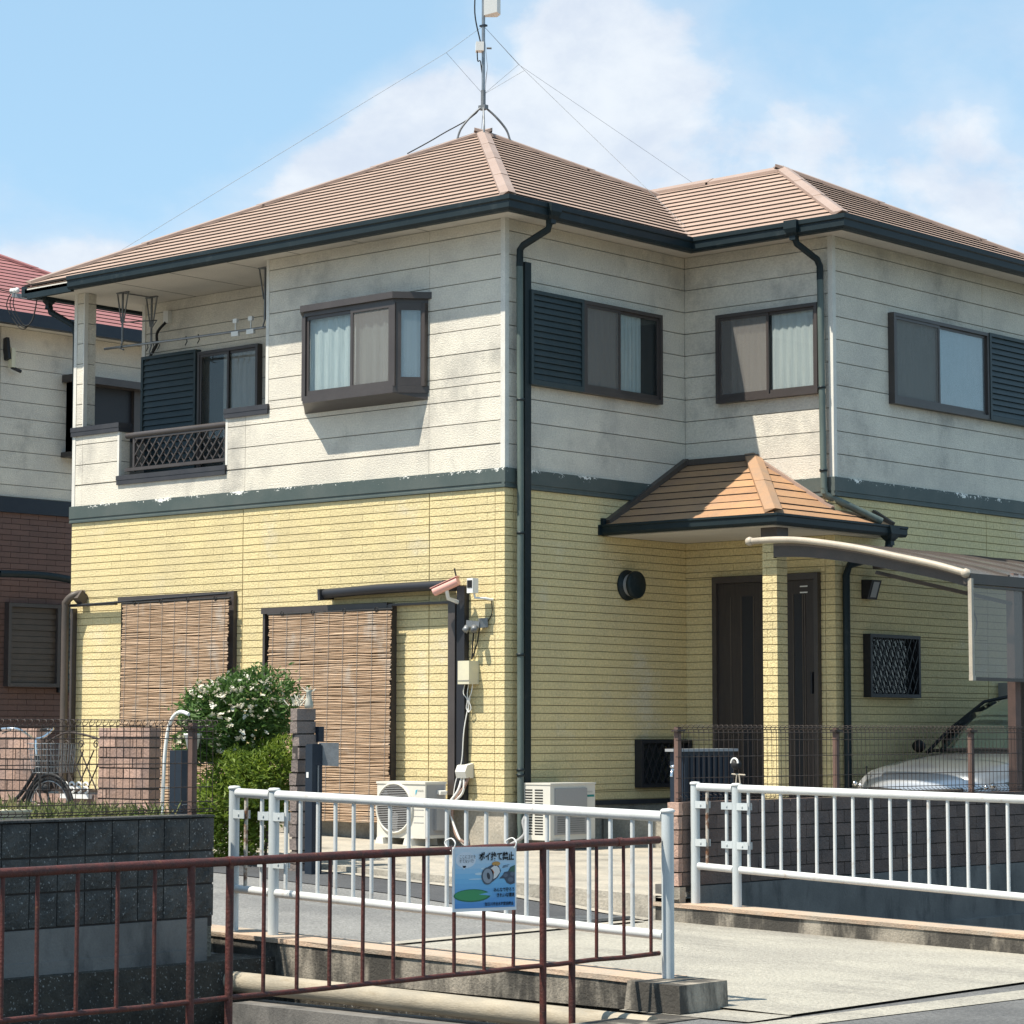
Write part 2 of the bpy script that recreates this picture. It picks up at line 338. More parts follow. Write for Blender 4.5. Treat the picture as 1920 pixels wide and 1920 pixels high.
# ------------------------------------------------------------------ setting
bed = MB(); bed.add([(-900, -900, -1.7), (900, -900, -1.7), (900, 900, -1.7), (-900, 900, -1.7)], [(0, 1, 2, 3)])
struct('ground', bed, M['soil'])
wt = MB(); wt.add([(4.5, -80, -1.55), (7.0, -80, -1.55), (7.0, 80, -1.55), (4.5, 80, -1.55)], [(0, 1, 2, 3)])
struct('water', wt, M['water'])
xs = [-60, -10, -6, -4, -2, -1, .3, 1.3, 2.3, 3.2, 4.1]
struct('street', sheet(xs, [-7.2, -6.4, -5.2, -4.0, -3.2, -2.9], street_z), M['asphalt'])
struct('yard', sheet(xs+[4.3], [-2.9, -2.0, -1, 0, 1, 3, 8, 60], yard_z), M['concrete'])
lot = MB(); lot.box((-60, -60, -1), (4.02, -7.2, .56)); struct('lot', lot, M['gravel'])
patch = sheet([-.6, .3, 1.2, 2.3, 3.2, 4.0], [-3.75, -3.3, -3.06], lambda x, y: street_z(x, y)+.006); struct('asphalt_patch', patch, M['patch'])
gut = sheet([-6, -2, .3, 1.3, 2.3, 3.2, 4.1], [-3.04, -2.92], lambda x, y: street_z(x, y)+.010); struct('gutter_strip', gut, M['concrete'])
# bridge deck and near road
def deck_z(x, y): return street_z(4.1, y)*(1-min(max((x-4.1)/3.95, 0), 1)) + .001
struct('bridge_deck', sheet([4.1, 5, 6, 7, 8.05], [-6.75, -5.5, -4.2, -2.62], deck_z), M['deck'])
js = sheet([4.02, 4.16], [-6.6, -5, -3.1], lambda x, y: street_z(4.1, y)+.012); struct('deck_joint', js, M['concrete'])
nr = MB(); nr.box((7.75, -90, -1.6), (14, -7.05, -.012)); nr.box((7.0, -2.5, -1.6), (14, 120, -.012)); nr.box((8.05, -7.06, -1.6), (14, -2.49, -.013))
struct('road', nr, M['road'])
fd = MB(); fd.box((14.0, -300, -1.6), (600, 300, -.05)); struct('field', fd, M['field'])  # unseen dark ground, added to cut bounce light onto soffits and shaded walls
fz = MB(); fz.add([(7.2, -7.12, -.004), (8.06, -7.12, -.004), (8.06, -6.74, -.003), (7.2, -6.74, -.003)], [(0, 1, 2, 3)]); struct('bridge_approach', fz, M['deck'])
yk = MB()
for a, b in zip(xs, xs[1:]): yk.add([(a, -2.9, street_z(a, -2.9)-.05), (b, -2.9, street_z(b, -2.9)-.05), (b, -2.9, yard_z(b, -2.9)+.012), (a, -2.9, yard_z(a, -2.9)+.012), (b, -2.78, yard_z(b, -2.78)+.012), (a, -2.78, yard_z(a, -2.78)+.012)], [(0, 1, 2, 3), (3, 2, 4, 5)])
struct('yard_kerb', yk, M['concrete'])
sl = MB(); sl.add([(8.056, -7.4, -.0085), (8.30, -7.4, -.0085), (8.75, -2, -.0085), (8.42, -2, -.0085)], [(0, 1, 2, 3)]); struct('road_edge', sl, M['deck'])
sl = MB(); sl.box((4.0, -6.70, -.42), (8.04, -2.66, -.02)); struct('bridge_slab', sl, M['concgrey'])

# kerbs of the bridge: a body and a worn top course
def kerb(name, label, y0, y1, x0, x1, zt0, zt1, zb):
    t = thing(name, label, 'kerb', 'bridge kerbs')
    def slab(za0, za1, zb0, zb1, m_, nm, a, b):
        mb = MB(); n = 9
        vs = []; fs = []
        for i in range(n+1):
            k = i/n; x = x0+(x1-x0)*k; zt = za1+(zb1-za1)*k; zl = za0+(zb0-za0)*k
            j = random.uniform(-.006, .006)
            vs += [(x, a, zl), (x, b, zl), (x, b+j, zt), (x, a+j, zt)]
        for i in range(n):
            q = i*4; fs += [(q+e, q+(e+1) % 4, q+4+(e+1) % 4, q+4+e) for e in range(4)]
        fs += [(0, 1, 2, 3), (n*4+3, n*4+2, n*4+1, n*4)]
        mb.add(vs, fs); part(nm, mb, m_, t)
    slab(zb, zt0-.028, zb, zt1-.028, M['kerb'], 'body', y0, y1)
    slab(zt0-.028, zt0, zt1-.028, zt1, M['kerbtop'], 'top_course', y0-.012, y1+.012)
    return t
kerb('bridge_kerb', 'stained concrete kerb of the bridge under the white railing behind the red fence', -6.96, -6.66, 3.2, 7.30, .235, .15, -.02)
kerb('bridge_kerb', 'stained concrete kerb along the right edge of the bridge below the brick wall', -2.90, -2.62, 4.05, 9.2, .225, .10, -.30)
eb = MB()
eb.prism([(7.22, -7.1, .0), (7.60, -7.1, .0), (7.585, -7.09, .145), (7.235, -7.09, .15)], (0, .42, 0))
part_o = link('kerb_end_block', eb.mesh('kerb_end_block', M['kerb'])); tag(part_o, 'worn concrete block at the foot of the end railing post', 'block')
fa = MB()                                                # bridge side below the kerb
fa.box((4.0, -6.90, -.55), (7.25, -6.68, -.03)); struct('bridge_side', fa, M['stone'])
pp = thing('crossing_pipe', 'thick stained pipe crossing the canal beside the bridge', 'pipe')
mb = MB(); mb.tube([(3.9, -7.34, -.02), (5.2, -7.34, -.028), (7.3, -7.36, -.045), (7.62, -7.36, -.047)], .062, 20); part('pipe', mb, M['pvc'], pp)
mb = MB(); mb.box((4.55, -7.50, -.36), (7.3, -7.24, -.125)); part('carrier_beam', mb, M['concgrey'], pp)

# canal walls
def blockwall():
    t = thing('black_block_wall', 'black split-face block wall beside the canal at the lower left', 'wall')
    mb = MB(); mb.box((4.02, -14, .30), (4.188, -7.345, .955)); part('core', mb, M['mortar'], t)
    me = {}
    for k in range(4):
        b = MB(); n = 5
        vs = []; 
        for i in range(n):
            for j in range(n):
                e = i in (0, n-1) or j in (0, n-1)
                vs.append((0 if e else random.uniform(.004, .016), -.096+.192*i/(n-1), -.094+.188*j/(n-1)))
        fs = [(i*n+j, (i+1)*n+j, (i+1)*n+j+1, i*n+j+1) for i in range(n-1) for j in range(n-1)]
        b.add(vs, fs); b.box((-.03, -.095, -.093), (-.0015, .095, .093)); me[k] = b.mesh('block', M['block'])
    for rr in range(3):
        for cc in range(24):
            link('block', me[random.randrange(4)], t, (4.2, -7.345-.098-cc*.199, .858-rr*.2))
    b = MB(); b.box((4.0, -14, .96), (4.212, -7.35, .972)); part('coping_mortar', b, M['block'], t)
    return t
blockwall()
cb = MB(); cb.box((3.9, -14, .10), (4.21, -7.40, .352)); cb.box((3.9, -40, -.0), (4.23, -7.42, .17)); part_o = link('concrete_footing', cb.mesh('concrete_footing', M['concgrey'])); tag(part_o, 'grey concrete footing under the black block wall', 'footing')
for (y0, y1) in ((-40, -6.92),):
    st = MB(); n = 60
    vs = []; fs = []
    for i in range(n+1):
        y = y0+(y1-y0)*i/n if i < n else y1
        y = y1-(y1-y0)*((n-i)/n)**2
        for j in range(8): vs.append((4.36+random.uniform(0, .03)-(.0 if j else .03), y, .10-.25*j))
    for i in range(n):
        for j in range(7): q = i*8+j; fs.append((q, q+8, q+9, q+1))
    st.add(vs, fs); st.box((3.9, -40, .02), (4.335, -6.93, .098)); st.box((3.8, -40, -1.7), (4.3, -6.93, .01)); o = struct('canal_bank', st, M['stone'])
rb = MB(); rb.box((3.9, -2.65, -1.7), (4.31, 60, .335)); rb.box((4.25, -2.65, -1.7), (4.42, 60, -.10)); struct('canal_bank', rb, M['concgrey'])
nb = MB(); nb.box((6.98, -60, -1.7), (7.32, -7.13, -.145)); struct('canal_bank', nb, M['concgrey'])
nk = MB(); nk.box((7.05, -60, -.14), (7.42, -7.12, -.09)); nk.box((7.42, -60, -.14), (7.75, -7.12, -.006)); struct('verge', nk, M['kerb'])

# ------------------------------------------------------------------ house
HOUSE = thing('house', 'two-storey house with brown hipped roof, white upper boards and yellow brick-pattern ground floor', 'house')
wA = lambda u, d, v: (u, -d, v)
wB = lambda u, d, v: (d, u, v)
wA2 = lambda u, d, v: (u, LB-d, v)
wC = lambda u, d, v: (WW+d, u, v)
wK = lambda u, d, v: (u, .985-d, v)
def wb(mb, w, u0, u1, v0, v1, d0, d1, mi=0): return mb.box(w(u0, d0, v0), w(u1, d1, v1), mi)
def rects(u0, u1, rows, joints, holes, stagger=0.):
    out = []
    for k, (va, vb) in enumerate(rows):
        cuts = sorted({va, vb}.union(*[{h[2], h[3]} for h in holes if h[0] < u1 and h[1] > u0]) if holes else {va, vb})
        cuts = [c for c in cuts if va <= c <= vb]
        for a, b in zip(cuts, cuts[1:]):
            if b-a < .012: continue
            hs = sorted((h[0], h[1]) for h in holes if h[2] < b-1e-4 and h[3] > a+1e-4)
            segs = []; x = u0
            for h0, h1 in hs:
                if h0 > x: segs.append((x, min(h0, u1)))
                x = max(x, h1)
            if x < u1: segs.append((x, u1))
            for s0, s1 in segs:
                js = [s0]+[j for j in (joints(k) if callable(joints) else joints) if s0+.02 < j < s1-.02]+[s1]
                out += [(p, q, a, b) for p, q in zip(js, js[1:]) if q-p > .012]
    return out
up_rows = [(Z0, ZS)]+[(Z0-ROW*(k+1), Z0-ROW*k) for k in range(9)]+[(ZB1-.002, Z0-ROW*9)]
# upper cores
mb = MB()
mb.box((-3.285, .014, ZB0), (-.014, LA, ZS)); mb.box((-LA+.014, .999, ZB0), (-3.28, LA, ZS)); mb.box((-.5, LB+.014, ZB0), (WW-.014, YW, ZS-.002))
mb.box((-LA+.014, .014, 3.8), (-5.685, .14, 4.79)); mb.box((-5.69, .014, 3.8), (-3.92, .14, 4.20)); mb.box((-3.93, .014, 3.8), (-3.28, .14, 4.79))
mb.box((-LA+.014, .13, 3.8), (-6.34, 1.0, 4.79)); mb.box((-6.46, .014, 4.7), (-6.318, .152, ZS))
mb.box((-LA+.02, .1, 3.82), (-3.2, 1.1, 4.06))
UP = part('upper_wall', mb, M['wjoint'], HOUSE)
def boards(w, u0, u1, joints, holes, rows=up_rows, gap=.0045, mtl='siding', par=None):
    for (a, b, va, vb) in rects(u0, u1, rows, joints, holes):
        mb = MB(); ga = .002
        wb(mb, w, a+ga, b-ga, va+gap, vb-gap, -.02, random.uniform(-.0012, .0012)); part('siding_board', mb, M[mtl], par or UP)
hA = [(-6.305, -5.673, 4.795, 6.5), (-5.673, -3.93, 4.205, 6.5), (-3.93, -3.285, 4.795, 6.5)]
boards(wA, -LA+.045, -.05, [-6.305, -3.63, -.99], hA)
boards(wB, .05, LB, [], [])
boards(wA2, 0, WW-.05, [], [])
boards(wC, LB+.05, YW, [5.59], [])
boards(wK, -LA+.05, -3.285, [], [], rows=[r for r in up_rows if r[1] > 4.1])
wP = lambda u, d, v: (-6.305+d, u, v)
boards(wP, 0.05, .166, [], [], rows=[(max(a, 4.8), b) for a, b in up_rows if b > 4.82])
wP2 = lambda u, d, v: (-5.673+d, u, v)
boards(wP2, 0.0, .15, [], [], rows=[(max(a, 4.22), min(b, 4.78)) for a, b in up_rows if b > 4.25 and a < 4.75])
# corner trims
for (x0, x1, y0, y1, z0, z1) in [(-.05, .006, -.006, .05, ZB1, ZS), (WW-.05, WW+.006, LB-.006, LB+.05, ZB1, ZS), (-LA-.006, -LA+.045, -.006, .05, ZB1, ZS), (-6.315, -6.300, -.004, .05, 4.80, ZS), (-LA-.006, -LA+.05, .975, 1.03, 4.1, ZS), (-3.325, -3.282, -.005, .05, 4.85, ZS), (-5.70, -5.668, -.004, .03, 4.26, 4.75), (-3.935, -3.90, -.004, .03, 4.26, 4.75)]:
    mb = MB(); mb.box((x0, y0, z0), (x1, y1, z1)); part('corner_trim', mb, M['trimwhite'], UP)
# lower walls
NR = 39; RH = (ZB0-ZF)/NR
lo_rows = [(ZB0-RH*(k+1), ZB0-RH*k) for k in range(NR)]
BL = .303
def bj(off): return lambda k: [off+BL*(i+(.5 if k % 2 else 0)) for i in range(-30, 40)]
mb = MB(); mb.box((-LA+.010, .010, ZF-.02), (-.010, LA, ZB0+.05)); mb.box((-.5, LB+.010, ZF-.02), (WW-.010, YW, ZB0+.051)); LOW = part('lower_wall', mb, M['joint'], HOUSE)
hAl = [(-5.60, -3.73, .80, 2.93), (-3.28, -1.44, .60, 2.74), (-.665, -.57, .80, 2.72)]
bricks = []
def addb(w, rr):
    for (a, b, va, vb) in rr: bricks.append((w, a, b, va, vb))
addb(wA, rects(-LA, -3.655, lo_rows, bj(-3.655), hAl)); addb(wA, rects(-3.645, -.985, lo_rows, bj(-.985), hAl)); addb(wA, rects(-.975, -.125, lo_rows, bj(-.98), hAl)); addb(wA, rects(-.12, 0, lo_rows, [], []))
rest0 = len(bricks)
addb(wB, rects(.0, .12, lo_rows, [], [])); addb(wB, rects(.125, LB, lo_rows, bj(.12), [(1.94, 2.78, .91, 1.40)]))
addb(wA2, rects(0, WW-.12, lo_rows, bj(0), [(.388, 1.663, .5, 3.04)])); addb(wA2, rects(WW-.115, WW, lo_rows, [], []))
addb(wC, rects(LB, LB+.12, lo_rows, [], [])); addb(wC, rects(LB+.125, 5.60, lo_rows, bj(LB), [(3.28, 4.14, 1.83, 2.44)])); addb(wC, rects(5.61, YW, lo_rows, bj(5.6), []))
front = sorted(range(rest0), key=lambda i: -(bricks[i][2]-bricks[i][1])*(bricks[i][4]-bricks[i][3])*(1+.06*bricks[i][1])*1.0)
single = set(front[:295])
rest = MB()
for i, (w, a, b, va, vb) in enumerate(bricks):
    dd = random.uniform(-.001, .001); gz = .0042; gu = .0011
    if i in single:
        mb = MB(); wb(mb, w, a+gu, b-gu, va+gz, vb-gz, -.012, dd); part('brick', mb, M['brick'], LOW)
    else: wb(rest, w, a+gu, b-gu, va+gz, vb-gz, -.012, dd)
part('bricks', rest, M['brick'], LOW, stuff=True)
# foundation and drip edge
mb = MB(); mb.box((-LA+.03, .03, .1), (-.03, LA, ZF-.05)); mb.box((-.4, LB+.03, .1), (WW-.03, YW, ZF-.05)); part('foundation', mb, M['concrete'], HOUSE)
mb = MB(); mb.box((-LA-.004, -.012, ZF-.05), (.012, LA, ZF-.006)); mb.box((-.3, LB-.012, ZF-.05), (WW+.012, YW, ZF-.0061)); part('drip_edge', mb, M['cap'], HOUSE)
# band between the storeys: a flat fascia and a stepped foot
def sweep(path, prof, z=0):
    mb = MB(); n = len(prof); vs = []
    nor = []
    for (a, b) in zip(path, path[1:]):
        t = Vector((b[0]-a[0], b[1]-a[1])).normalized(); nor.append(Vector((t.y, -t.x)))
    for i, p in enumerate(path):
        if i == 0: o = nor[0]
        elif i == len(path)-1: o = nor[-1]
        else:
            o = nor[i-1]+nor[i]; o = o/(1+nor[i-1].dot(nor[i]))
        vs += [(p[0]+o.x*dd, p[1]+o.y*dd, z+zz) for dd, zz in prof]
    fs = [(i*n+j, i*n+(j+1) % n, (i+1)*n+(j+1) % n, (i+1)*n+j) for i in range(len(path)-1) for j in range(n)]
    fs += [tuple(range(n)), tuple(range((len(path))*n-1, (len(path)-1)*n-1, -1))]
    return mb.add(vs, fs)
WALLPATH = [(-LA, 0), (0, 0), (0, LB), (WW, LB), (WW, YW)]
bandprof = [(-.02, ZB0), (.022, ZB0+.002), (.022, ZB0+.022), (.016, ZB0+.026), (.016, ZB0+.046), (.024, ZB0+.050), (.024, ZB1), (-.02, ZB1+.004)]
for i, (a, b) in enumerate(zip(WALLPATH, WALLPATH[1:])):
    pre = [WALLPATH[i-1]] if i else []
    mb = sweep(WALLPATH, bandprof) if 0 else sweep([a, b], bandprof)
    if i == 0:
        mb = sweep([(-LA-.024, 0), (.0205, 0)], bandprof)
    elif i == 1: mb = sweep([(0, -.0235), (0, LB-.02)], bandprof)
    elif i == 2: mb = sweep([(.02, LB), (WW+.0205, LB)], bandprof)
    else: mb = sweep([(WW, LB-.0235), (WW, YW)], bandprof)
    part('band', mb, M['band'], HOUSE)
# soffit
mb = MB(); mb.box((-LA-.40, -.40, ZS), (.40, LA+.4, ZS+.05)); mb.box((.41, LB-.40, ZS), (WW+.40, YW+.4, ZS+.049)); SOF = part('soffit', mb, M['soffit'], HOUSE)
for k in range(1, 7):
    mb = MB(); mb.box((-LA+k*.91, -.36, ZS-.0035), (-LA+k*.91+.006, 0 if k > 3 else .98, ZS+.01)); part('soffit_joint', mb, M['wjoint'], SOF)
# gutters
gprof = [(.355, 6.40), (.355, 6.335), (.375, 6.316), (.435, 6.316), (.452, 6.34), (.452, 6.405), (.468, 6.415), (.468, 6.452), (.452, 6.452), (.44, 6.43), (.37, 6.42)]
gprof = [(.35, 6.455), (.35, 6.335), (.37, 6.312), (.435, 6.312), (.455, 6.338), (.455, 6.400), (.470, 6.412), (.470, 6.455), (.452, 6.455), (.452, 6.425), (.372, 6.42), (.368, 6.455)]
GP = [(-LA+.42, 0), (0, 0), (0, LB), (WW, LB), (WW, YW+.4)]
for i in range(4):
    n_ = [(0, -1), (1, 0), (0, -1), (1, 0)][i]; p = GP[i]; q = GP[i+1]
    mb = MB(); k = len(gprof); vs = []
    for e, pt in enumerate((p, q)):
        j = i+e
        other = None
        if 0 < j < 4: other = [(0, -1), (1, 0), (0, -1), (1, 0)][j-1 if e == 0 else j]
        for dd, zz in gprof:
            x = pt[0]+n_[0]*dd+(other[0]*dd if other else 0); y = pt[1]+n_[1]*dd+(other[1]*dd if other else 0)
            vs.append((x, y, zz))
    mb.add(vs, [(a, (a+1) % k, (a+1) % k+k, a+k) for a in range(k)]+[tuple(range(k)), tuple(range(2*k-1, k-1, -1))])
    part('gutter', mb, M['gutter'], HOUSE)
mb = MB(); mb.box((-LA-.46, -.40, 6.33), (-LA-.36, LA, 6.45)); mb.box((-LA-.36, -.40, 6.30), (-LA+.42, -.355, 6.40)); part('gutter', mb, M['gutter'], HOUSE)
# roof slopes: lapped slate courses
ME = .50; ZE = 6.445; OV = .40
def slope(orig, e, w, T, lo, hi, slope_m, ze, step, parent, mtl, name='slate_course', thick=.016, jit=0.):
    """orig: point where s=0,t=0; e eave direction, w inward run direction; lo(t), hi(t) bounds of s."""
    n = max(1, round(T/step)); dt = T/n
    E = Vector((e[0], e[1], 0)); Wd = Vector((w[0], w[1], 0)); O = Vector((orig[0], orig[1], ze)); nz = Vector((0, 0, 1))
    def pt(s_, t, h): return O+E*s_+Wd*t+nz*(slope_m*t+h)
    for i in range(n):
        t0 = i*dt-.006; t1 = min((i+1)*dt+.02, T); a0, b0, a1, b1 = lo(max(t0, 0)), hi(max(t0, 0)), lo(t1), hi(t1)
        if b0-a0 < .03: continue
        if b1-a1 < .002: b1 = a1+.002
        h = thick; segs = max(1, int((b0-a0)/.6)) if jit else 1
        mb = MB(); vs = []; fs = []
        for k in range(segs+1):
            q = k/segs; j = random.uniform(-jit, jit); jz = random.uniform(0, jit)
            s0 = a0+(b0-a0)*q; s1 = a1+(b1-a1)*q
            vs += [pt(s0, t0+j, h+jz), pt(s1, t1, .002), pt(s0, t0+j+.004, -.004)]
        for k in range(segs):
            q = k*3; fs += [(q, q+3, q+4, q+1)]
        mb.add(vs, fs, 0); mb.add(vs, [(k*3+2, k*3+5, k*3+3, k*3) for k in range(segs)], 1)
        part(name, mb, [M[mtl], M['shaded_slate_edge']], parent)
TP = (LA+2*OV)/2; TW = (YW-LB+2*OV)/2
mb = MB()                                              # roof deck under the courses
pk = (-LA/2, LA/2, ZE+ME*TP-.02); c00 = (-LA-OV, -OV, ZE-.02); c10 = (OV, -OV, ZE-.02); c11 = (OV, LA+OV, ZE-.02); c01 = (-LA-OV, LA+OV, ZE-.02)
mb.add([c00, c10, c11, c01, pk], [(0, 1, 4), (1, 2, 4), (2, 3, 4), (3, 0, 4), (3, 2, 1, 0)])
yr = LB-OV+TW; xe = WW+OV-TW; zr = ZE+ME*TW-.02
mb.add([(WW+OV, LB-OV, ZE-.021), (WW+OV, YW+OV, ZE-.021), (xe, yr, zr), (-2.6, yr, zr), (-2.6, LB-OV, ZE-.021), (-2.6, YW+OV, ZE-.021)], [(0, 1, 2), (4, 0, 2, 3), (1, 5, 3, 2)])
ROOF = part('roof', mb, M['slate'], HOUSE)
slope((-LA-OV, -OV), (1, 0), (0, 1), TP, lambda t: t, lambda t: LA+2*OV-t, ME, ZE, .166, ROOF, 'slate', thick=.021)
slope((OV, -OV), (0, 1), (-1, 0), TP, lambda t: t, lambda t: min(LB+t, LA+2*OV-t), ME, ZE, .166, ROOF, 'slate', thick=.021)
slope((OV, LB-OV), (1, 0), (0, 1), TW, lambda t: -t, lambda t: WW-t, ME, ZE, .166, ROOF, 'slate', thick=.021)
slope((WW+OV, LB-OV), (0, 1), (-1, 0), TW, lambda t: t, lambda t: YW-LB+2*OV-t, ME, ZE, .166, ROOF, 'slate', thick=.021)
def hipcap(p, q, wid, seg, mtl, parent, drop=.5, name='hip_cap', n1=None, n2=None):
    """folded metal cap along p-q; n1, n2: horizontal directions down each slope"""
    p = Vector(p); q = Vector(q); L = (q-p).length; n = max(1, round(L/seg)); t = (q-p)/L
    n1 = Vector(n1); n2 = Vector(n2)
    for i in range(n):
        a = p+t*(L*i/n); b = p+t*(L*(i+1)/n+.03); lift = Vector((0, 0, .052)); lf2 = Vector((0, 0, .046))
        d1 = n1*wid; d2 = n2*wid; z1 = Vector((0, 0, -drop*wid))
        mb = MB(); vs = []
        for c, l in ((a, lift), (b, lf2)):
            vs += [c+d1+z1+l, c+l+Vector((0, 0, .004)), c+d2+z1+l, c+d1+z1+l-Vector((0, 0, .034)), c+d2+z1+l-Vector((0, 0, .034))]
        mb.add(vs, [(0, 5, 6, 1), (1, 6, 7, 2), (3, 8, 5, 0), (2, 7, 9, 4), (0, 1, 2, 4, 3), (5, 8, 9, 7, 6)])
        part(name, mb, M[mtl], parent)
apex = (-LA/2, LA/2, ZE+ME*TP)
hipcap((OV, -OV, ZE), apex, .105, 1.35, 'ridge', ROOF, n1=(-1, 0, 0), n2=(0, 1, 0), drop=0)
hipcap((-LA-OV, -OV, ZE), apex, .105, 1.35, 'ridge', ROOF, n1=(1, 0, 0), n2=(0, 1, 0), drop=0)
hipcap((OV, LA+OV, ZE), apex, .105, 1.35, 'ridge', ROOF, n1=(-1, 0, 0), n2=(0, -1, 0), drop=0)
hipcap((WW+OV, LB-OV, ZE), (xe, yr, ZE+ME*TW), .105, 1.2, 'ridge', ROOF, n1=(-1, 0, 0), n2=(0, 1, 0), drop=0)
hipcap((WW+OV, YW+OV, ZE), (xe, yr, ZE+ME*TW), .105, 1.2, 'ridge', ROOF, n1=(-1, 0, 0), n2=(0, -1, 0), drop=0)
hipcap((xe, yr, ZE+ME*TW), (-2.1, yr, ZE+ME*TW), .11, 1.2, 'ridge', ROOF, n1=(0, -1, 0), n2=(0, 1, 0), drop=.5, name='ridge_cap')
for k in range(3):                                     # valley lining
    a = k/3; b = (k+1)/3+.01
    P0 = Vector((OV, LB-OV, ZE+.024)); P1 = Vector((OV-TW+.1, LB-OV+TW-.1, ZE+ME*(TW-.1)+.024)); p = P0.lerp(P1, a); q = P0.lerp(P1, min(b, 1))
    mb = MB(); mb.add([p+Vector((-.055, -.0, .0)), q+Vector((-.055, 0, 0)), q+Vector((0, .055, 0)), p+Vector((0, .055, 0)), p+Vector((.04, -.04, -.03)), q+Vector((.04, -.04, -.03))], [(0, 1, 2, 3), (0, 4, 5, 1), (3, 2, 5, 4)]); part('valley_lining', mb, M['ridge'], ROOF)

# downpipes
def pipe(pts, r, name='downpipe', mtl='pipe', clips=(), par=HOUSE, n=12):
    mb = MB(); mb.tube(pts, r, n); o = part(name, mb, M[mtl], par)
    for c in clips:
        mb = MB(); mb.lathe(c, [(r, -.012), (r+.007, -.012), (r+.007, .012), (r, .012)], n); part('clip', mb, M['gutter'], o)
    return o
def hopper(x, y, z, name='rain_hopper', s=1.0):
    mb = MB(); q = .075*s
    prof = [(q, .10), (q, .02), (q*.8, -.02), (q*.45, -.05), (.034, -.09)]
    vs = []; n = len(prof)
    for a, h in prof: vs += [(x-a, y-a, z+h), (x+a, y-a, z+h), (x+a, y+a, z+h), (x-a, y+a, z+h)]
    mb.add(vs, [(i*4+j, i*4+(j+1) % 4, (i+1)*4+(j+1) % 4, (i+1)*4+j) for i in range(n-1) for j in range(4)]+[(0, 1, 2, 3)]); part(name, mb, M['gutter'], HOUSE)
hopper(.43, .17, 6.36); hopper(1.69, LB-.43, 6.36)
pipe([(.42, .17, 6.30), (.40, .165, 6.22), (.11, .135, 6.10), (.075, .13, 6.06), (.07, .13, 5.9)], .034, 'downpipe', 'gutter')
pipe([(.07, .13, 5.92), (.07, .145, 3.9), (.07, .15, .35)], .033, clips=[(.07, .145, 4.62), (.07, .148, 3.35), (.07, .148, 2.20), (.07, .15, 1.12), (.07, .15, 1.07)])
mb = MB(); mb.box((.003, .215, .42), (.065, .305, 5.93)); mb.prism([(.003, .215, 5.93), (.065, .215, 5.93), (.065, .305, 5.93), (.003, .305, 5.93)], (0, 0, .03)); part('pipe_cover', mb, M['gutter'], HOUSE)
pipe([(1.69, LB-.42, 6.30), (1.70, LB-.40, 6.24), (1.735, LB-.11, 6.12), (1.74, LB-.07, 6.06), (1.742, LB-.07, 5.92)], .034, 'downpipe', 'gutter')
pipe([(1.742, LB-.07, 5.94), (1.755, LB-.07, 4.6), (1.765, LB-.07, 3.80)], .033, clips=[(1.75, LB-.07, 4.85), (1.76, LB-.07, 4.03)])
pipe([(1.765, LB-.07, 3.86), (1.775, LB-.06, 3.79), (1.93, 3.02, 3.66), (2.08, 3.24, 3.545)], .036, 'downpipe', 'pipe')
pipe([(-LA-.41, -.05, 6.30), (-LA-.40, -.03, 6.2), (-LA-.06, .03, 6.02), (-LA-.045, .05, 5.9), (-LA-.045, .08, 3.0)], .035, 'downpipe', 'gutter')
hopper(-LA-.41, -.05, 6.33, s=.8)
# ------------------------------------------------------------------ windows, shutters
def curtain_mesh(w, u0, u1, v0, v1, d0, amp, waves, flare=0.):
    mb = MB(); n = max(8, int(waves*8)); vs = []
    ph = random.uniform(0, 6)
    for j in range(5):
        vv = v0+(v1-v0)*j/4
        for i in range(n+1):
            q = i/n; a = amp*(1-.25*j/4)*(math.sin(q*waves*6.283+ph+.35*math.sin(j*1.1+q*5))+.4*math.sin(q*waves*2.7*6.283+1))
            vs.append(w(u0+(u1-u0)*q+flare*(1-j/4)*math.sin(q*9), d0+a, vv))
    mb.add(vs, [(j*(n+1)+i, j*(n+1)+i+1, (j+1)*(n+1)+i+1, (j+1)*(n+1)+i) for j in range(4) for i in range(n)], 0, True); return mb
def frame_bars(w, u0, u1, v0, v1, t, d0, d1, tb=None):
    mb = MB(); tb = tb or t
    wb(mb, w, u0, u0+t, v0, v1, d0, d1); wb(mb, w, u1-t, u1, v0, v1, d0, d1); wb(mb, w, u0+t, u1-t, v1-t, v1, d0, d1); wb(mb, w, u0+t, u1-t, v0, v0+tb, d0, d1); return mb
def window(w, u0, u1, v0, v1, um=None, cur=(), screen=(), fd=.075, ft=.035, glass=None, par=None, name='window', bg=None):
    mb = frame_bars(w, u0, u1, v0, v1, ft, -.005, fd, .045)
    W_ = part(name, mb, M['frame'], par or HOUSE)
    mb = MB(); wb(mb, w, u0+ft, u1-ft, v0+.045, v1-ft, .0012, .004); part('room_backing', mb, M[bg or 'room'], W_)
    um = um or (u0+u1)/2
    for k, (a, b) in enumerate(((u0+ft, um+.018), (um-.018, u1-ft))):
        d0 = (.052 if k == 0 else .036)
        mb = frame_bars(w, a, b, v0+.046, v1-ft-.001, .028, d0, d0+.014, .04); part('sash', mb, M['frame'], W_)
        mb = MB(); wb(mb, w, a+.027, b-.027, v0+.08, v1-ft-.027, d0+.006, d0+.0075)
        part('insect_screen' if k in screen else 'pane', mb, SCR if k in screen else (glass or GL), W_)
    for (a, b, mtl, va, vb, wv) in cur:
        part('curtain', curtain_mesh(w, a, b, va, vb, .022, .006, wv), M[mtl], W_)
    return W_
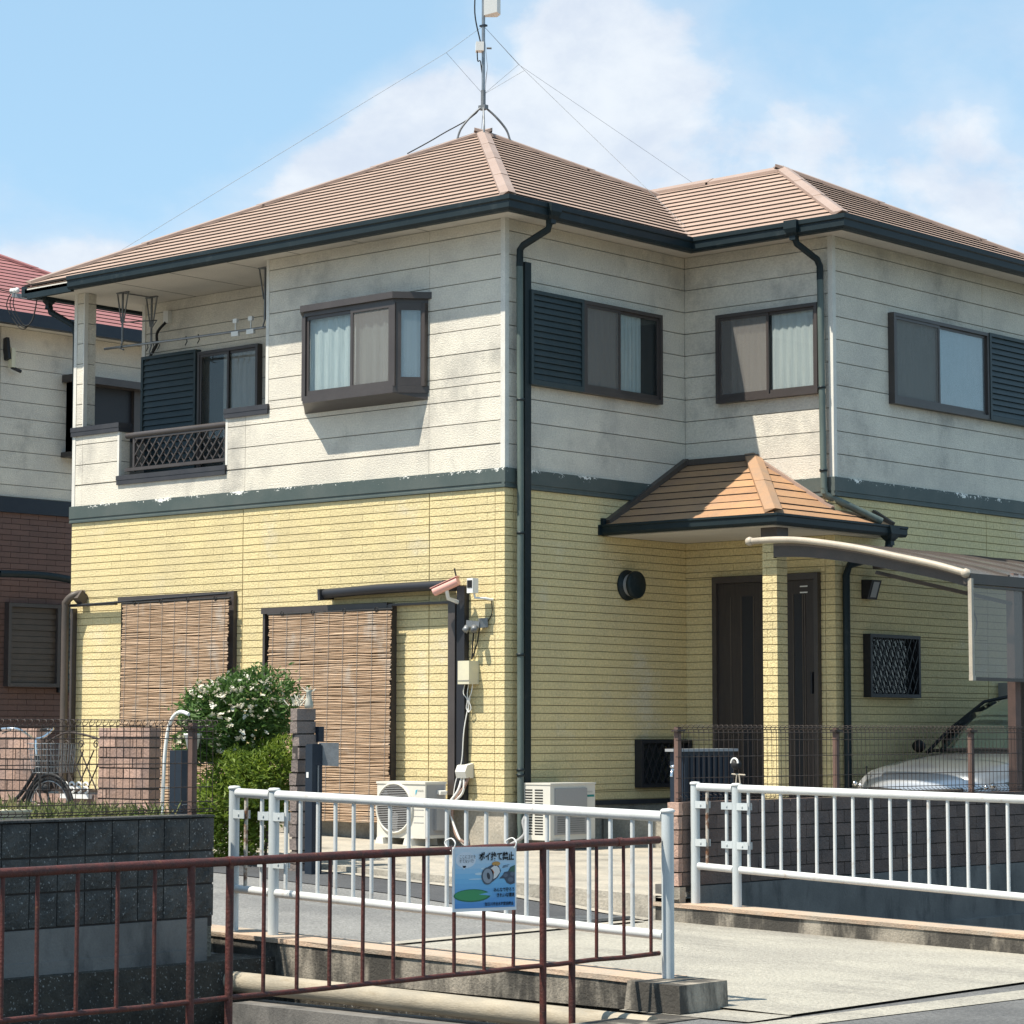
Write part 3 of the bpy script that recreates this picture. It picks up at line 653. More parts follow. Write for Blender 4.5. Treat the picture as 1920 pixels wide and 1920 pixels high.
def louvre(w, u0, u1, v0, v1, n=16, fd=.085, par=None):
    mb = frame_bars(w, u0, u1, v0, v1, .035, .0, fd, .05); wb(mb, w, u0+.03, u1-.03, v0+.03, v1-.03, .004, .03)
    S = part('shutter', mb, M['shutter'], par or HOUSE); h = (v1-v0-.085)/n
    for i in range(n):
        va = v0+.05+i*h; b = MB()
        b.prism([w(u0+.036, fd-.006, va+.004), w(u0+.036, fd-.022, va+h*.98), w(u0+.036, fd-.034, va+h*.96), w(u0+.036, fd-.018, va+.002)], Vector(w(u1-.036, 0, 0))-Vector(w(u0+.036, 0, 0)))
        part('slat', b, M['shutter'], S)
    return S
# balcony back, B, A2 and C windows on the upper floor
louvre(wK, -6.40, -5.46, 4.12, 5.745, n=22)
window(wK, -5.44, -4.45, 4.10, 5.71, cur=[(-5.05, -4.5, 'curtainb', 4.2, 5.66, 6)])
louvre(wB, .287, 1.075, 4.785, 5.70, n=14)
window(wB, 1.08, 2.325, 4.785, 5.70, um=1.64, cur=[(1.12, 1.66, 'curtainb', 4.84, 5.65, 6), (1.66, 2.03, 'lace', 4.84, 5.65, 6)], screen=(0,))
window(wA2, .45, 1.70, 4.80, 5.705, um=1.09, cur=[(.62, 1.06, 'curtainb', 4.86, 5.66, 5), (1.12, 1.66, 'curtain', 4.86, 5.66, 6)], screen=(0,))
window(wC, 3.765, 5.60, 4.785, 5.715, um=4.62, cur=[(3.81, 5.54, 'lace', 4.83, 5.68, 7)], screen=(0,), glass=GLR)
louvre(wC, 5.60, 6.62, 4.785, 5.72, n=14)
# balcony: caps, railing, lattice, laundry brackets
for (x0, x1, z) in ((-LA-.02, -5.655, 4.80), (-5.69, -3.915, 4.21), (-3.945, -3.27, 4.80)):
    mb = MB(); mb.box((x0, -.028, z), (x1, .17, z+.05)); mb.box((x0+.004, -.024, z-.05), (x1-.004, .166, z)); part('parapet_cap', mb, M['cap'], HOUSE)
mb = MB(); mb.box((-LA-.02, .172, 4.75), (-6.31, .98, 4.85)); part('parapet_cap', mb, M['cap'], HOUSE)
mb = MB(); mb.tube([(-5.60, .05, 4.70), (-3.94, .05, 4.70)], .032, 10); mb.bar((-5.60, .05, 4.325), (-3.94, .05, 4.325), .05, .035); mb.bar((-5.47, .05, 4.66), (-3.98, .05, 4.66), .03, .02)
for x in (-5.47, -3.98): mb.bar((x, .05, 4.30), (x, .05, 4.69), .03, .03)
RAIL = part('balcony_railing', mb, M['frame'], HOUSE)
for s_ in (1, -1):
    for i in range(-3, 14):
        xa = -5.45+i*.115; xb = xa+s_*.26
        if s_ < 0: xa, xb = xa+.0, xb
        lo_, hi_ = -5.455, -3.99; za, zb = 4.345, 4.652
        pa, pb = [xa, za], [xb, zb]
        def clip(p, q):
            for lim, sg in ((lo_, 1), (hi_, -1)):
                if sg*(p[0]-lim) < 0:
                    if sg*(q[0]-lim) <= 0: return None
                    t = (lim-p[0])/(q[0]-p[0]); p = [lim, p[1]+(q[1]-p[1])*t]
            return p
        p1 = clip(pa, pb); p2 = clip(pb, pa)
        if p1 is None or p2 is None or abs(p1[1]-p2[1]) < .03: continue
        mb = MB(); yy = .042 if s_ > 0 else .056
        mb.bar((p1[0], yy, p1[1]), (p2[0], yy, p2[1]), .012, .012, up=(0, 1, 0)); part('lattice_bar', mb, M['frame'], RAIL)
for x, y in ((-5.95, .25), (-5.94, .66), (-3.62, .25)):
    mb = MB(); k = .13
    mb.bar((x-k*.75, y, 6.355), (x+k*.75, y, 6.355), .03, .014)
    mb.tube([(x-k*.7, y, 6.35), (x-.02, y, 6.02)], .009, 6); mb.tube([(x+k*.7, y, 6.35), (x+.02, y, 6.02)], .009, 6); mb.tube([(x, y, 6.35), (x, y, 5.80)], .013, 6); mb.tube([(x, y, 5.80), (x-.03, y, 5.73), (x+.03, y, 5.71)], .009, 6)
    part('laundry_bracket', mb, M['galv'], HOUSE)
mb = MB(); mb.bar((-5.95, .25, 6.352), (-5.94, .66, 6.352), .012, .01); mb.tube([(-5.95, .25, 6.02), (-5.6, .45, 6.03), (-5.94, .66, 6.0)], .008, 6); part('bracket_tie', mb, M['galv'], HOUSE)
lp = MB(); lp.tube([(-6.28, .27, 5.755), (-5.0, .27, 5.735), (-3.42, .27, 5.72)], .014, 8)
lpo = thing('laundry_pole', 'thin metal laundry pole hung across the balcony', 'pole'); part('pole', lp, M['steel'], lpo)
for x in (-4.10, -3.86):
    mb = MB(); mb.bar((x-.055, .27, 5.70), (x+.055, .27, 5.70), .03, .05); mb.tube([(x, .27, 5.73), (x, .27, 5.82)], .008, 6); mb.bar((x-.03, .27, 5.84), (x+.03, .27, 5.84), .03, .045); part('peg', mb, M['plwhite'], lpo)
for x in (-5.55, -5.45, -5.36, -4.9, -4.7):
    mb = MB(); mb.tube([(x, .27, 5.76), (x+.02, .27, 5.70), (x-.01, .27, 5.66)], .006, 5); part('clip', mb, M['cable'], lpo)
mb = MB(); wb(mb, wK, -6.05, -5.97, 6.10, 6.24, 0, .06); o = part('service_box', mb, M['plwhite'], HOUSE)
mb = MB(); mb.tube(bez([(-6.01, .93, 6.11), (-6.12, .90, 6.0), (-6.13, .90, 5.86), (-6.28, .92, 5.72), (-6.42, .95, 5.5), (-6.43, .95, 4.2)]), .016, 6); part('cable', mb, M['cable'], HOUSE)
# bay window
BAY = [(-2.735, 0), (-2.50, -.25), (-1.24, -.25), (-1.005, 0)]
def bay_prism(z0, z1, grow=0., dz=0., mb=None):
    c = [(-2.735-grow*1.3, -0.001), (-2.50-grow*.6, -.25-grow), (-1.24+grow*.6, -.25-grow), (-1.005+grow*1.3, -.001)]
    return (mb or MB()).prism([(x, y, z0) for x, y in c], (0, 0, z1-z0))
mb = bay_prism(5.69, 5.755, .035); BW = part('bay_window', bay_prism(5.645, 5.691, .0, 0, mb), M['frame'], HOUSE)
mb = bay_prism(4.765, 4.835, .008)
mb.add([(-2.735, -.002, 4.70), (-1.005, -.002, 4.70), (-2.50, -.25, 4.766), (-1.24, -.25, 4.766), (-2.735, -.002, 4.766), (-1.005, -.002, 4.766)], [(0, 1, 3, 2), (0, 2, 4), (1, 5, 3)])
part('sill', mb, M['frame'], BW)
for x, y in ((-2.50, -.232), (-1.24, -.232), (-1.03, -.03), (-2.71, -.03)):
    mb = MB(); mb.bar((x, y, 4.83), (x, y, 5.65), .05, .045, up=(0, 1, 0)); part('mullion', mb, M['frame'], BW)
wF = lambda u, d, v: (u, -.25-d, v)
for k, (a, b, dd) in enumerate(((-2.475, -1.80, -.03), (-1.83, -1.265, -.012))):
    part('sash', frame_bars(wF, a, b, 4.836, 5.644, .035, dd, dd+.016, .05), M['frame'], BW)
    mb = MB(); wb(mb, wF, a+.034, b-.034, 4.885, 5.61, dd+.006, dd+.0075); part('insect_screen' if k else 'pane', mb, SCR if k else GL, BW)
sd = Vector((-1.02+1.225, .25-.02, 0)).normalized()
def wS(u, d, v): p = Vector((-1.225, -.24, v))+sd*u+Vector((sd.y, -sd.x, 0))*d; return p
def sbox(mb, u0, u1, v0, v1, d0, d1):
    vs = [wS(u, d_, v) for v in (v0, v1) for u, d_ in ((u0, d0), (u1, d0), (u1, d1), (u0, d1))]; mb.add(vs, [(0, 1, 2, 3), (7, 6, 5, 4), (0, 4, 5, 1), (1, 5, 6, 2), (2, 6, 7, 3), (3, 7, 4, 0)])
mb = MB(); sbox(mb, .01, .06, 4.836, 5.644, -.01, .006); sbox(mb, .25, .30, 4.836, 5.644, -.01, .006); sbox(mb, .06, .25, 5.58, 5.644, -.01, .006); sbox(mb, .06, .25, 4.836, 4.92, -.01, .006); part('side_sash', mb, M['frame'], BW)
mb = MB(); sbox(mb, .06, .25, 4.92, 5.58, -.004, -.0025); part('pane', mb, GLR, BW)
part('curtain', curtain_mesh(wF, -2.46, -1.27, 4.84, 5.64, -.07, .012, 9), M['lace'], BW)
def wS2(u, d, v): return tuple(wS(u, d, v))
part('curtain', curtain_mesh(wS2, .02, .28, 4.84, 5.64, -.05, .008, 3), M['lace'], BW)

# ground-floor windows on the front: dark frames, tracks, awning housing
def bars(lst, name, mtl, par=HOUSE, w=wA):
    for (u0, u1, v0, v1, d0, d1) in lst:
        mb = MB(); wb(mb, w, u0, u1, v0, v1, d0, d1); part(name, mb, M[mtl], par)
mb = MB(); wb(mb, wA, -5.60, -3.80, .80, 2.87, -.0075, -.002); G1 = part('window', mb, M['black'], HOUSE)
bars([(-3.84, -3.73, .80, 2.93, -.006, .05), (-5.60, -3.84, 2.87, 2.93, -.006, .05)], 'frame_bar', 'frame', G1)
bars([(-6.38, -5.60, 2.845, 2.875, .05, .10), (-6.395, -6.355, .80, 2.83, 0, .06)], 'frame_bar', 'frame', G1)
mb = MB(); mb.tube([(-6.36, -.10, 2.855), (-3.78, -.10, 2.905)], .012, 8); part('curtain_rod', mb, M['framed'], G1)
mb = MB(); wb(mb, wA, -3.27, -1.47, .60, 2.68, -.0075, -.002); G2 = part('window', mb, M['black'], HOUSE)
bars([(-1.485, -1.415, .80, 2.71, -.006, .07), (-.665, -.575, .80, 2.72, -.006, .07), (-3.285, -1.48, 2.675, 2.735, -.006, .075), (-1.47, -.575, 2.70, 2.722, 0, .065), (-3.285, -3.25, .8, 2.70, -.006, .05)], 'frame_bar', 'frame', G2)
bars([(-.555, -.455, .80, 2.86, 0, .065)], 'pipe_cover', 'framed'); bars([(-.574, -.558, .80, 2.74, 0, .03)], 'lit_strip', 'cream')  # thin cream bar paints in the sunlit strip between the dark bars
aw = MB(); aw.tube([(-2.30, -.13, 2.845), (-1.5, -.155, 2.865), (-.62, -.15, 2.87)], .048, 12); aw.bar((-2.28, -.05, 2.84), (-.64, -.05, 2.865), .09, .05); AW = part('awning_roller', aw, M['framed'], HOUSE)
for x, z in ((-2.31, 2.845), (-.60, 2.87)):
    mb = MB(); mb.bar((x, 0, z+.005), (x, -.20, z-.01), .03, .11); part('end_bracket', mb, M['cap'], AW)
pipe(bez([(-6.20, -.02, 2.99), (-6.26, -.12, 2.97), (-6.34, -.16, 2.90), (-6.36, -.16, 2.78), (-6.36, -.16, 1.9), (-6.36, -.16, .55)], 6), .042, 'awning_post', 'brownmetal')
mb = MB(); mb.bar((-6.22, -.03, 2.99), (-6.22, -.10, 2.90), .10, .12); part('awning_bracket', mb, M['brownmetal'], HOUSE)

# entrance: door, porch roof, post
bars([(.375, .43, .70, 3.035, -.01, .06), (1.62, 1.668, .70, 3.035, -.01, .06), (.43, 1.62, 2.97, 3.035, -.01, .06)], 'door_frame', 'frame', HOUSE, wA2)
for k, (a, b, sa, sb) in enumerate(((.432, 1.03, .735, .865), (1.034, 1.618, 1.37, 1.46))):
    mb = MB(); wb(mb, wA2, a, b, .70, 2.968, -.012, .028); D_ = part('door', mb, M['door'], HOUSE)
    mb = MB(); wb(mb, wA2, sa, sb, .9, 2.83, .026, .031); part('glass_strip', mb, M['framed'], D_)
    for u in (sa-.012, sb+.012, a+.16 if k == 0 else b-.12):
        mb = MB(); wb(mb, wA2, u-.006, u+.006, .9, 2.83, .026, .036); part('moulding', mb, M['brownmetal'], D_)
mb = MB(); wb(mb, wA2, 1.585, 1.605, 1.85, 2.06, .03, .075); part('door_handle', mb, M['framed'], D_)
for z in (2.90, 2.84):
    mb = MB(); wb(mb, wA2, 1.44, 1.53, z, z+.012, .029, .031); part('sticker', mb, M['plwhite'], D_)
mb = MB(); mb.box((.002, 1.45, .30), (2.0, LB-.002, .68)); part('porch_step', mb, M['concrete'], HOUSE)
PZ, PX, PY, PT = 3.505, 2.065, 1.475, LB-1.475
pm = (4.215-PZ)/PT; kx = (PX-.89)/PT
mb = MB(); mb.add([(0, PY, PZ-.02), (PX, PY, PZ-.02), (PX, 3.47, PZ-.02), (WW, 3.47, PZ-.02+(PX-WW)*pm/kx), (WW, LB, PZ-.02+(PX-WW)*pm/kx), (.89, LB, PZ-.02+pm*PT), (0, LB, PZ-.02+pm*PT), (0, PY, PZ-.06), (PX, PY, PZ-.06), (PX, 3.47, PZ-.06), (WW, 3.47, PZ-.06)], [(0, 1, 5, 6), (1, 2, 3, 4, 5), (7, 8, 1, 0), (8, 9, 2, 1), (9, 10, 3, 2)])
PR = part('porch_roof', mb, M['slate2'], HOUSE)
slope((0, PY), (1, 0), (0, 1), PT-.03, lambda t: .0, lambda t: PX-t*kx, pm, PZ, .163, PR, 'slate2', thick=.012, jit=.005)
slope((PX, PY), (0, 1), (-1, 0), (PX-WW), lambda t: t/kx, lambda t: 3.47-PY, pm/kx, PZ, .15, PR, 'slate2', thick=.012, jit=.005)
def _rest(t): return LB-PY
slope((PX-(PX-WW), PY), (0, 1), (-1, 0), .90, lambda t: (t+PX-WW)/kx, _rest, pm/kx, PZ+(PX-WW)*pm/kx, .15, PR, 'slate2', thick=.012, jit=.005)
hipcap((PX, PY, PZ), (.89, LB-.02, PZ+pm*PT), .12, 1.0, 'ridge2', PR, n1=(-1, .0, 0), n2=(0, 1, 0), drop=0)
mb = MB(); mb.bar((0, LB-.03, PZ+pm*PT+.01), (.93, LB-.03, PZ+pm*PT+.01), .06, .06); part('flashing', mb, M['brownmetal'], PR)
mb = MB(); mb.bar((.035, PY, PZ+.03), (.035, LB-.03, PZ+pm*PT+.03), .075, .05); part('flashing', mb, M['brownmetal'], PR)
mb = MB(); mb.bar((.91, LB-.035, PZ+pm*PT), (WW, LB-.035, PZ+(PX-WW)*pm/kx+.01), .05, .05); part('flashing', mb, M['ridge'], PR)
mb = MB(); mb.bar((WW+.01, 3.45, PZ+(PX-WW)*pm/kx+.02), (PX+.01, 3.45, PZ+.02), .05, .05); part('flashing', mb, M['brownmetal'], PR)
mb = MB(); mb.box((.002, PY+.04, 3.40), (PX-.05, LB-.002, 3.45)); mb.box((WW+.002, LB-.01, 3.40), (PX-.05, 3.42, 3.449)); part('porch_soffit', mb, M['soffit'], HOUSE)
pg = [(-.03, .0), (-.03, -.085), (-.01, -.105), (.05, -.105), (.07, -.08), (.07, -.03), (.082, -.02), (.082, .0), (.06, .0), (.05, -.02)]
mb = MB(); k = len(pg); vs = []
for p, nn in (((-.0, PY), (0, -1)), ((PX, PY), (1, -1)), ((PX, 3.62), (1, 0))):
    vs += [(p[0]+nn[0]*dd, p[1]+nn[1]*dd, PZ+.005+zz) for dd, zz in pg]
mb.add(vs, [(i*k+j, i*k+(j+1) % k, (i+1)*k+(j+1) % k, (i+1)*k+j) for i in range(2) for j in range(k)]+[tuple(range(k)), tuple(range(3*k-1, 2*k-1, -1))]); PG = part('porch_gutter', mb, M['gutter'], HOUSE)
mb = MB(); mb.box((.0, PY-.10, PZ-.10), (.02, PY+.05, PZ+.0)); mb.box((.0, PY-.06, PZ+.0), (.03, PY-.01, PZ+.07)); part('end_cap', mb, M['gutter'], PG)
hopper(PX+.03, 3.36, PZ-.10, s=.95)
pipe([(PX+.03, 3.36, PZ-.18), (PX+.0, 3.3, PZ-.28), (WW+.07, 2.93, PZ-.40), (WW+.05, 2.90, PZ-.5), (WW+.05, 2.90, .3)], .037, 'downpipe', 'gutter')
mb = MB(); mb.box((1.802, 1.662, .35), (1.943, 1.803, 3.40)); PO = part('porch_post', mb, M['joint'], HOUSE)
n = 38; hh = 2.75/n
for i in range(n):
    za = .63+i*hh; mb = MB(); jx = 1.87+(.03 if i % 2 else -.03)
    mb.box((1.79, 1.65, za+.004), (jx-.002, 1.815, za+hh-.004)); mb.box((jx+.002, 1.65, za+.004), (1.955, 1.815, za+hh-.004)); part('brick', mb, M['brick'], PO)
mb = MB(); mb.box((1.78, 1.64, 3.30), (1.965, 1.825, 3.41)); part('post_head', mb, M['brownmetal'], PO)
# lattice windows, vent, wall light
def lattice_window(w, u0, u1, v0, v1, fd):
    mb = frame_bars(w, u0, u1, v0, v1, .035, .0, fd); wb(mb, w, u0+.03, u1-.03, v0+.03, v1-.03, .001, .006); L_ = part('barred_window', mb, M['framed'], HOUSE)
    mb = MB(); wb(mb, w, u0+.05, u1-.05, v0+.05, v1-.05, .012, .014); part('pane', mb, GL, L_)
    H = v1-v0-.07; n = int((u1-u0)/.105)+1
    for s_ in (1, -1):
        for i in range(-4, n+4):
            ua = u0+.035+i*.105; ub = ua+s_*H*.52; za, zb = v0+.035, v1-.035
            lo_, hi_ = u0+.035, u1-.035
            if max(ua, ub) <= lo_ or min(ua, ub) >= hi_: continue
            ta = 0.; tb = 1.
            for lim, below in ((lo_, True), (hi_, False)):
                if ub != ua:
                    t = (lim-ua)/(ub-ua)
                    if (ub > ua) == below: ta = max(ta, t)
                    else: tb = min(tb, t)
            if tb-ta < .08: continue
            p = (ua+(ub-ua)*ta, za+(zb-za)*ta); q = (ua+(ub-ua)*tb, za+(zb-za)*tb)
            mb = MB(); dd = fd-.012 if s_ > 0 else fd-.024
            mb.bar(w(p[0], dd, p[1]), w(q[0], dd, q[1]), .011, .011, up=w(0, 1, 0)); part('lattice_bar', mb, M['framed'], L_)
    return L_
lattice_window(wB, 1.94, 2.76, .925, 1.40, .09)
lattice_window(wC, 3.255, 4.16, 1.82, 2.445, .09)
mb = MB(); mb.lathe((0, 1.82, 2.93), [(0, 0), (.15, 0), (.155, .01), (.15, .03), (.11, .035), (.11, .05)], 28, axis=(1, 0, 0), mi=0); VT = part('wall_vent', mb, M['gutter'], HOUSE)
mb = MB(); mb.lathe((0, 1.82, 2.93), [(.11, .045), (.115, .10)], 28, axis=(1, 0, 0)); part('vent_collar', mb, M['acgrey'], VT)
mb = MB(); mb.lathe((0, 1.82, 2.93), [(.0, .10), (.135, .10), (.14, .115), (.135, .14), (.12, .15), (0, .152)], 28, axis=(1, 0, 0)); part('vent_cover', mb, M['gutter'], VT)
mb = MB(); mb.prism([(WW, 3.235, 2.79), (WW, 3.235, 2.98), (WW+.13, 3.235, 2.975), (WW+.07, 3.235, 2.785)], (0, .17, 0)); WLt = part('wall_lamp', mb, M['framed'], HOUSE)
mb = MB(); mb.add([(WW+.126, 3.27, 2.955), (WW+.126, 3.37, 2.955), (WW+.079, 3.37, 2.805), (WW+.079, 3.27, 2.805)], [(0, 1, 2, 3)]); o = part('lamp_lens', mb, M['acgrey'], WLt); o.location = (.002, 0, 0)
mb = MB(); mb.box((WW, 5.80, .9), (WW+.12, 6.3, 2.0)); mb.box((WW, 5.72, 1.45), (WW+.10, 5.80, 1.62)); part('meter_cabinet', mb, M['acgrey'], HOUSE)
# ------------------------------------------------------------------ roof mast
MAST = thing('antenna_mast', 'guyed antenna mast with white panel and junction box on the roof peak', 'antenna')
ax, ay, az = apex[0]+.02, apex[1]-.02, apex[2]
mb = MB(); mb.tube([(ax, ay, az+.28), (ax, ay, az+1.75)], .020, 10); part('pole', mb, M['steel'], MAST)
mb = MB(); mb.tube([(ax, ay, az+.27), (ax, ay, az+.50)], .028, 10); mb.bar((ax-.05, ay, az+.30), (ax+.05, ay, az+.30), .06, .05); part('clamp', mb, M['galv'], MAST)
for dx, dy in ((-.21, -.21), (.23, .20), (.20, .24), (.16, -.16)):
    mb = MB(); mb.tube(bez([(ax, ay, az+.32), (ax+dx*.45, ay+dy*.45, az+.20), (ax+dx*.85, ay+dy*.85, az+.05), (ax+dx, ay+dy, az-.08)], 5), .012, 7); part('leg', mb, M['galv'], MAST)
mb = MB(); mb.bar((ax-.03, ay-.03, az+.95), (ax-.03, ay-.03, az+1.05), .12, .09, up=(1, 1, 0)); part('junction_box', mb, M['plwhite'], MAST)
mb = MB(); mb.tube([(ax+.05, ay, az+.98), (ax+.09, ay+.04, az+.98)], .012, 6); part('box_clamp', mb, M['galv'], MAST)
rr = Vector((.747, .665, 0)); ff = Vector((-.665, .747, 0)); c = Vector((ax, ay, 0))+rr*.095
def rp(a, b, z): p = c+rr*a+ff*b; return (p.x, p.y, z)
mb = MB(); mb.prism([rp(-.09, -.05, az+1.36), rp(.06, -.05, az+1.40), rp(.10, 0, az+1.38), rp(.06, .07, az+1.37), rp(-.09, .07, az+1.37)], (0, 0, .45)); part('panel_antenna', mb, M['plwhite'], MAST)
mb = MB(); mb.bar((ax-.04, ay, az+1.25), (ax+.04, ay, az+1.25), .05, .02); part('guy_ring', mb, M['navy'], MAST)
mb = MB(); mb.tube(bez([(ax-.06, ay-.06, az+1.8), (ax-.07, ay-.07, az+1.4), (ax-.03, ay-.03, az+1.10), (ax-.02, ay-.02, az+1.05)], 6), .008, 6); mb.tube(bez([(ax-.05, ay-.05, az+.96), (ax-.045, ay-.045, az+.84), (ax-.02, ay-.02, az+.80), (ax-.02, ay-.02, az+.3), (ax-.35, ay-.33, az-.02), (ax-.6, ay-.62, az-.25)], 6), .007, 6); part('cable', mb, M['cable'], MAST)
top = (ax, ay, az+1.25)
for j, e in (((ax-.30, ay-.30, az+.93), (-LA+.2, .3, ZE+.35)), ((ax+.38, ay+.28, az+.72), (.1, LB-.1, ZE+.22)), ((ax+.05, ay+.55, az+.9), (-.8, 5.6, ZE+.6)), ((ax-.3, ay+.4, az+.9), (-LA+.2, LA-.3, ZE+.35))):
    mb = MB(); mb.tube([top, j, e], .0022, 4); mb.tube([j, (ax, ay, az+.45)], .002, 4); part('guy_wire', mb, M['galv'], MAST)
# service drop at the far eave
SD = thing('service_drop', 'insulators and looped cables bracketed to the left end of the eaves', 'cable')
b0 = Vector((-LA-.75, -.30, 6.40))
mb = MB(); mb.bar(b0, b0+Vector((.36, .16, -.06)), .05, .05); part('bracket', mb, M['galv'], SD)
for k in range(3):
    mb = MB(); mb.lathe(b0+Vector((-.02+.05*k, .0, .02)), [(0, 0), (.02, 0), (.026, .03), (.02, .055), (0, .06)], 10); part('insulator', mb, M['plwhite'], SD)
for k in range(3):
    mb = MB(); q = b0+Vector((-.03+.04*k, 0, .03)); e = b0+Vector((.30, .12, -.02))
    mb.tube(bez([q, q+Vector((-.06+.02*k, -.01, -.16)), q.lerp(e, .4)+Vector((0, 0, -.40+.02*k)), q.lerp(e, .8)+Vector((0, 0, -.28)), e], 6), .006, 5); part('cable_loop', mb, M['cable'], SD)
for k in range(2):
    mb = MB(); mb.tube([b0+Vector((0, 0, .03)), b0+Vector((-6, -10+k, 2.2-.2*k))], .006, 5); part('overhead_cable', mb, M['cable'], SD)

# ------------------------------------------------------------------ small things fixed to the house front
t = thing('security_camera', 'pink bullet camera with aerial on a white bracket above the right front window', 'camera')
mb = MB(); p0 = Vector((-.66, -.27, 2.80)); p1 = Vector((-.42, -.19, 2.90)); mb.tube([p0, p1], .042, 14); part('body', mb, M['pink'], t)
mb = MB(); dr = (p1-p0).normalized(); mb.tube([p0-dr*.004, p0+dr*.002], .034, 14); part('lens', mb, M['black'], t)
mb = MB(); mb.bar(p0-dr*.03+Vector((0, 0, .045)), p1+Vector((0, 0, .045)), .075, .006); part('hood', mb, M['pink'], t)
mb = MB(); mb.tube([p1+Vector((-.02, 0, .02)), p1+Vector((-.05, 0, .12))], .008, 6); part('aerial', mb, M['cable'], t)
mb = MB(); mb.tube([(-.54, -.225, 2.82), (-.54, -.20, 2.74), (-.545, -.03, 2.70)], .02, 8); mb.bar((-.545, -.001, 2.70), (-.545, -.03, 2.70), .06, .10); part('bracket', mb, M['plwhite'], t)
t = thing('security_camera', 'small white box camera on a bent arm near the front corner', 'camera')
mb = MB(); mb.box((-.30, -.20, 2.78), (-.225, -.12, 2.92)); part('body', mb, M['plwhite'], t)
mb = MB(); mb.box((-.293, -.205, 2.83), (-.233, -.199, 2.90)); part('lens', mb, M['black'], t)
mb = MB(); mb.tube([(-.25, -.15, 2.78), (-.24, -.15, 2.735), (-.17, -.10, 2.73), (-.15, 0, 2.72)], .012, 7); part('arm', mb, M['plwhite'], t)
mb = MB(); mb.tube(bez([(-.155, -.02, 2.72), (-.15, -.01, 2.6), (-.20, -.01, 2.52)], 5), .005, 5); part('cable', mb, M['cable'], t)
t = thing('sensor_lamp', 'small dark twin-head lamp bracket below the white camera', 'lamp')
mb = MB(); mb.bar((-.38, -.10, 2.50), (-.25, -.06, 2.485), .07, .06); mb.bar((-.27, -.06, 2.50), (-.22, -.0, 2.505), .08, .09); part('body', mb, M['galv'], t)
for s_, k in (((-.36, -.12, 2.46), -1), ((-.27, -.12, 2.46), 1)):
    mb = MB(); mb.lathe(s_, [(0, .0), (.035, .0), (.03, .05), (0, .055)], 12, axis=(.25*k, -.6, -.7)); part('head', mb, M['galv'], t)
mb = MB(); mb.tube(bez([(-.36, -.03, 2.48), (-.385, -.02, 2.35), (-.40, -.02, 2.16)], 5), .008, 5); mb.tube(bez([(-.29, -.03, 2.46), (-.33, -.02, 2.32), (-.40, -.02, 2.16)], 5), .007, 5); part('cable', mb, M['cable'], t)
t = thing('junction_box', 'cream wall junction box with dangling cables on the front', 'box')
mb = MB(); mb.box((-.47, -.14, 1.925), (-.325, -.001, 2.145)); part('body', mb, M['cream'], t)
mb = MB(); mb.box((-.468, -.144, 1.955), (-.327, -.141, 1.963)); part('seam', mb, M['wjoint'], t)
mb = MB()
for k in range(3): mb.tube(bez([(-.45+.05*k, -.06, 1.93), (-.46+.05*k, -.07, 1.84), (-.42+.01*k, -.06, 1.78), (-.44+.03*k, -.05, 1.70), (-.41, -.05, 1.66)], 5), .005, 5)
part('cable', mb, M['plwhite'], t)
t = thing('outlet_box', 'grey hooded outlet box with hoses low on the front wall', 'box')
mb = MB(); mb.prism([(-.52, -.001, 1.04), (-.52, -.001, 1.18), (-.52, -.09, 1.16), (-.52, -.12, 1.10), (-.52, -.10, 1.04)], (.13, 0, 0)); part('hood', mb, M['acwhite'], t)
mb = MB(); mb.tube(bez([(-.40, -.06, 1.05), (-.44, -.08, .95), (-.52, -.10, .85), (-.56, -.12, .70), (-.50, -.13, .52), (-.42, -.13, .45), (-.36, -.1, .43)], 5), .016, 7); part('hose', mb, M['obrick'], t)
mb = MB(); mb.tube(bez([(-.48, -.07, 1.04), (-.50, -.1, .92), (-.60, -.14, .78), (-.62, -.2, .66)], 5), .013, 6); mb.tube(bez([(-.44, -.08, 1.04), (-.45, -.09, .9), (-.58, -.12, .75), (-.46, -.14, .50), (-.40, -.12, .42)], 5), .012, 6); mb.tube(bez([(-.42, -.02, 1.8), (-.45, -.07, 1.5), (-.48, -.07, 1.2), (-.54, -.09, 1.0), (-.57, -.1, .8)], 5), .006, 5); part('cable', mb, M['plwhite'], t)
# reed screens
def reed_screen(label, x0, x1, z0, z1, y, lean):
    t = thing('reed_screen', label, 'reed screen')
    mb = MB(); z = z0; k = 0
    while z < z1:
        rr_ = random.uniform(.0045, .0085); q = (z-z0)/(z1-z0); yy = y-lean*(1-q)
        xa = x0+random.uniform(-.012, .012); xb = x1+random.uniform(-.012, .012); n = 7
        mb.tube([(xa+(xb-xa)*i/n, yy+random.uniform(-.004, .004), z+random.uniform(-.0055, .0055)) for i in range(n+1)], rr_, 4, caps=False); z += rr_*1.75+random.uniform(0, .004)
    part('reeds', mb, M['reed'], t, stuff=True)
    mb = MB(); nn = 9
    for i in range(nn):
        x = x0+.06+(x1-x0-.12)*i/(nn-1); mb.tube([(x, y-lean-.011, z0), (x+.01, y-.011, z1)], .0025, 4)
    part('binding_cords', mb, M['string'], t, stuff=True)
    mb = MB(); mb.tube([(x0-.02, y, z1+.005), (x1+.02, y, z1+.01)], .011, 8); part('top_bar', mb, M['cable'], t)
    for i in range(4):
        x = x0+.2+(x1-x0-.4)*i/3; mb = MB(); mb.tube([(x+.022*math.cos(a*.6283), y-.01, z1+.012+.022*math.sin(a*.6283)) for a in range(10)], .004, 5, closed=True); part('hook', mb, M['cable'], t)
    return t
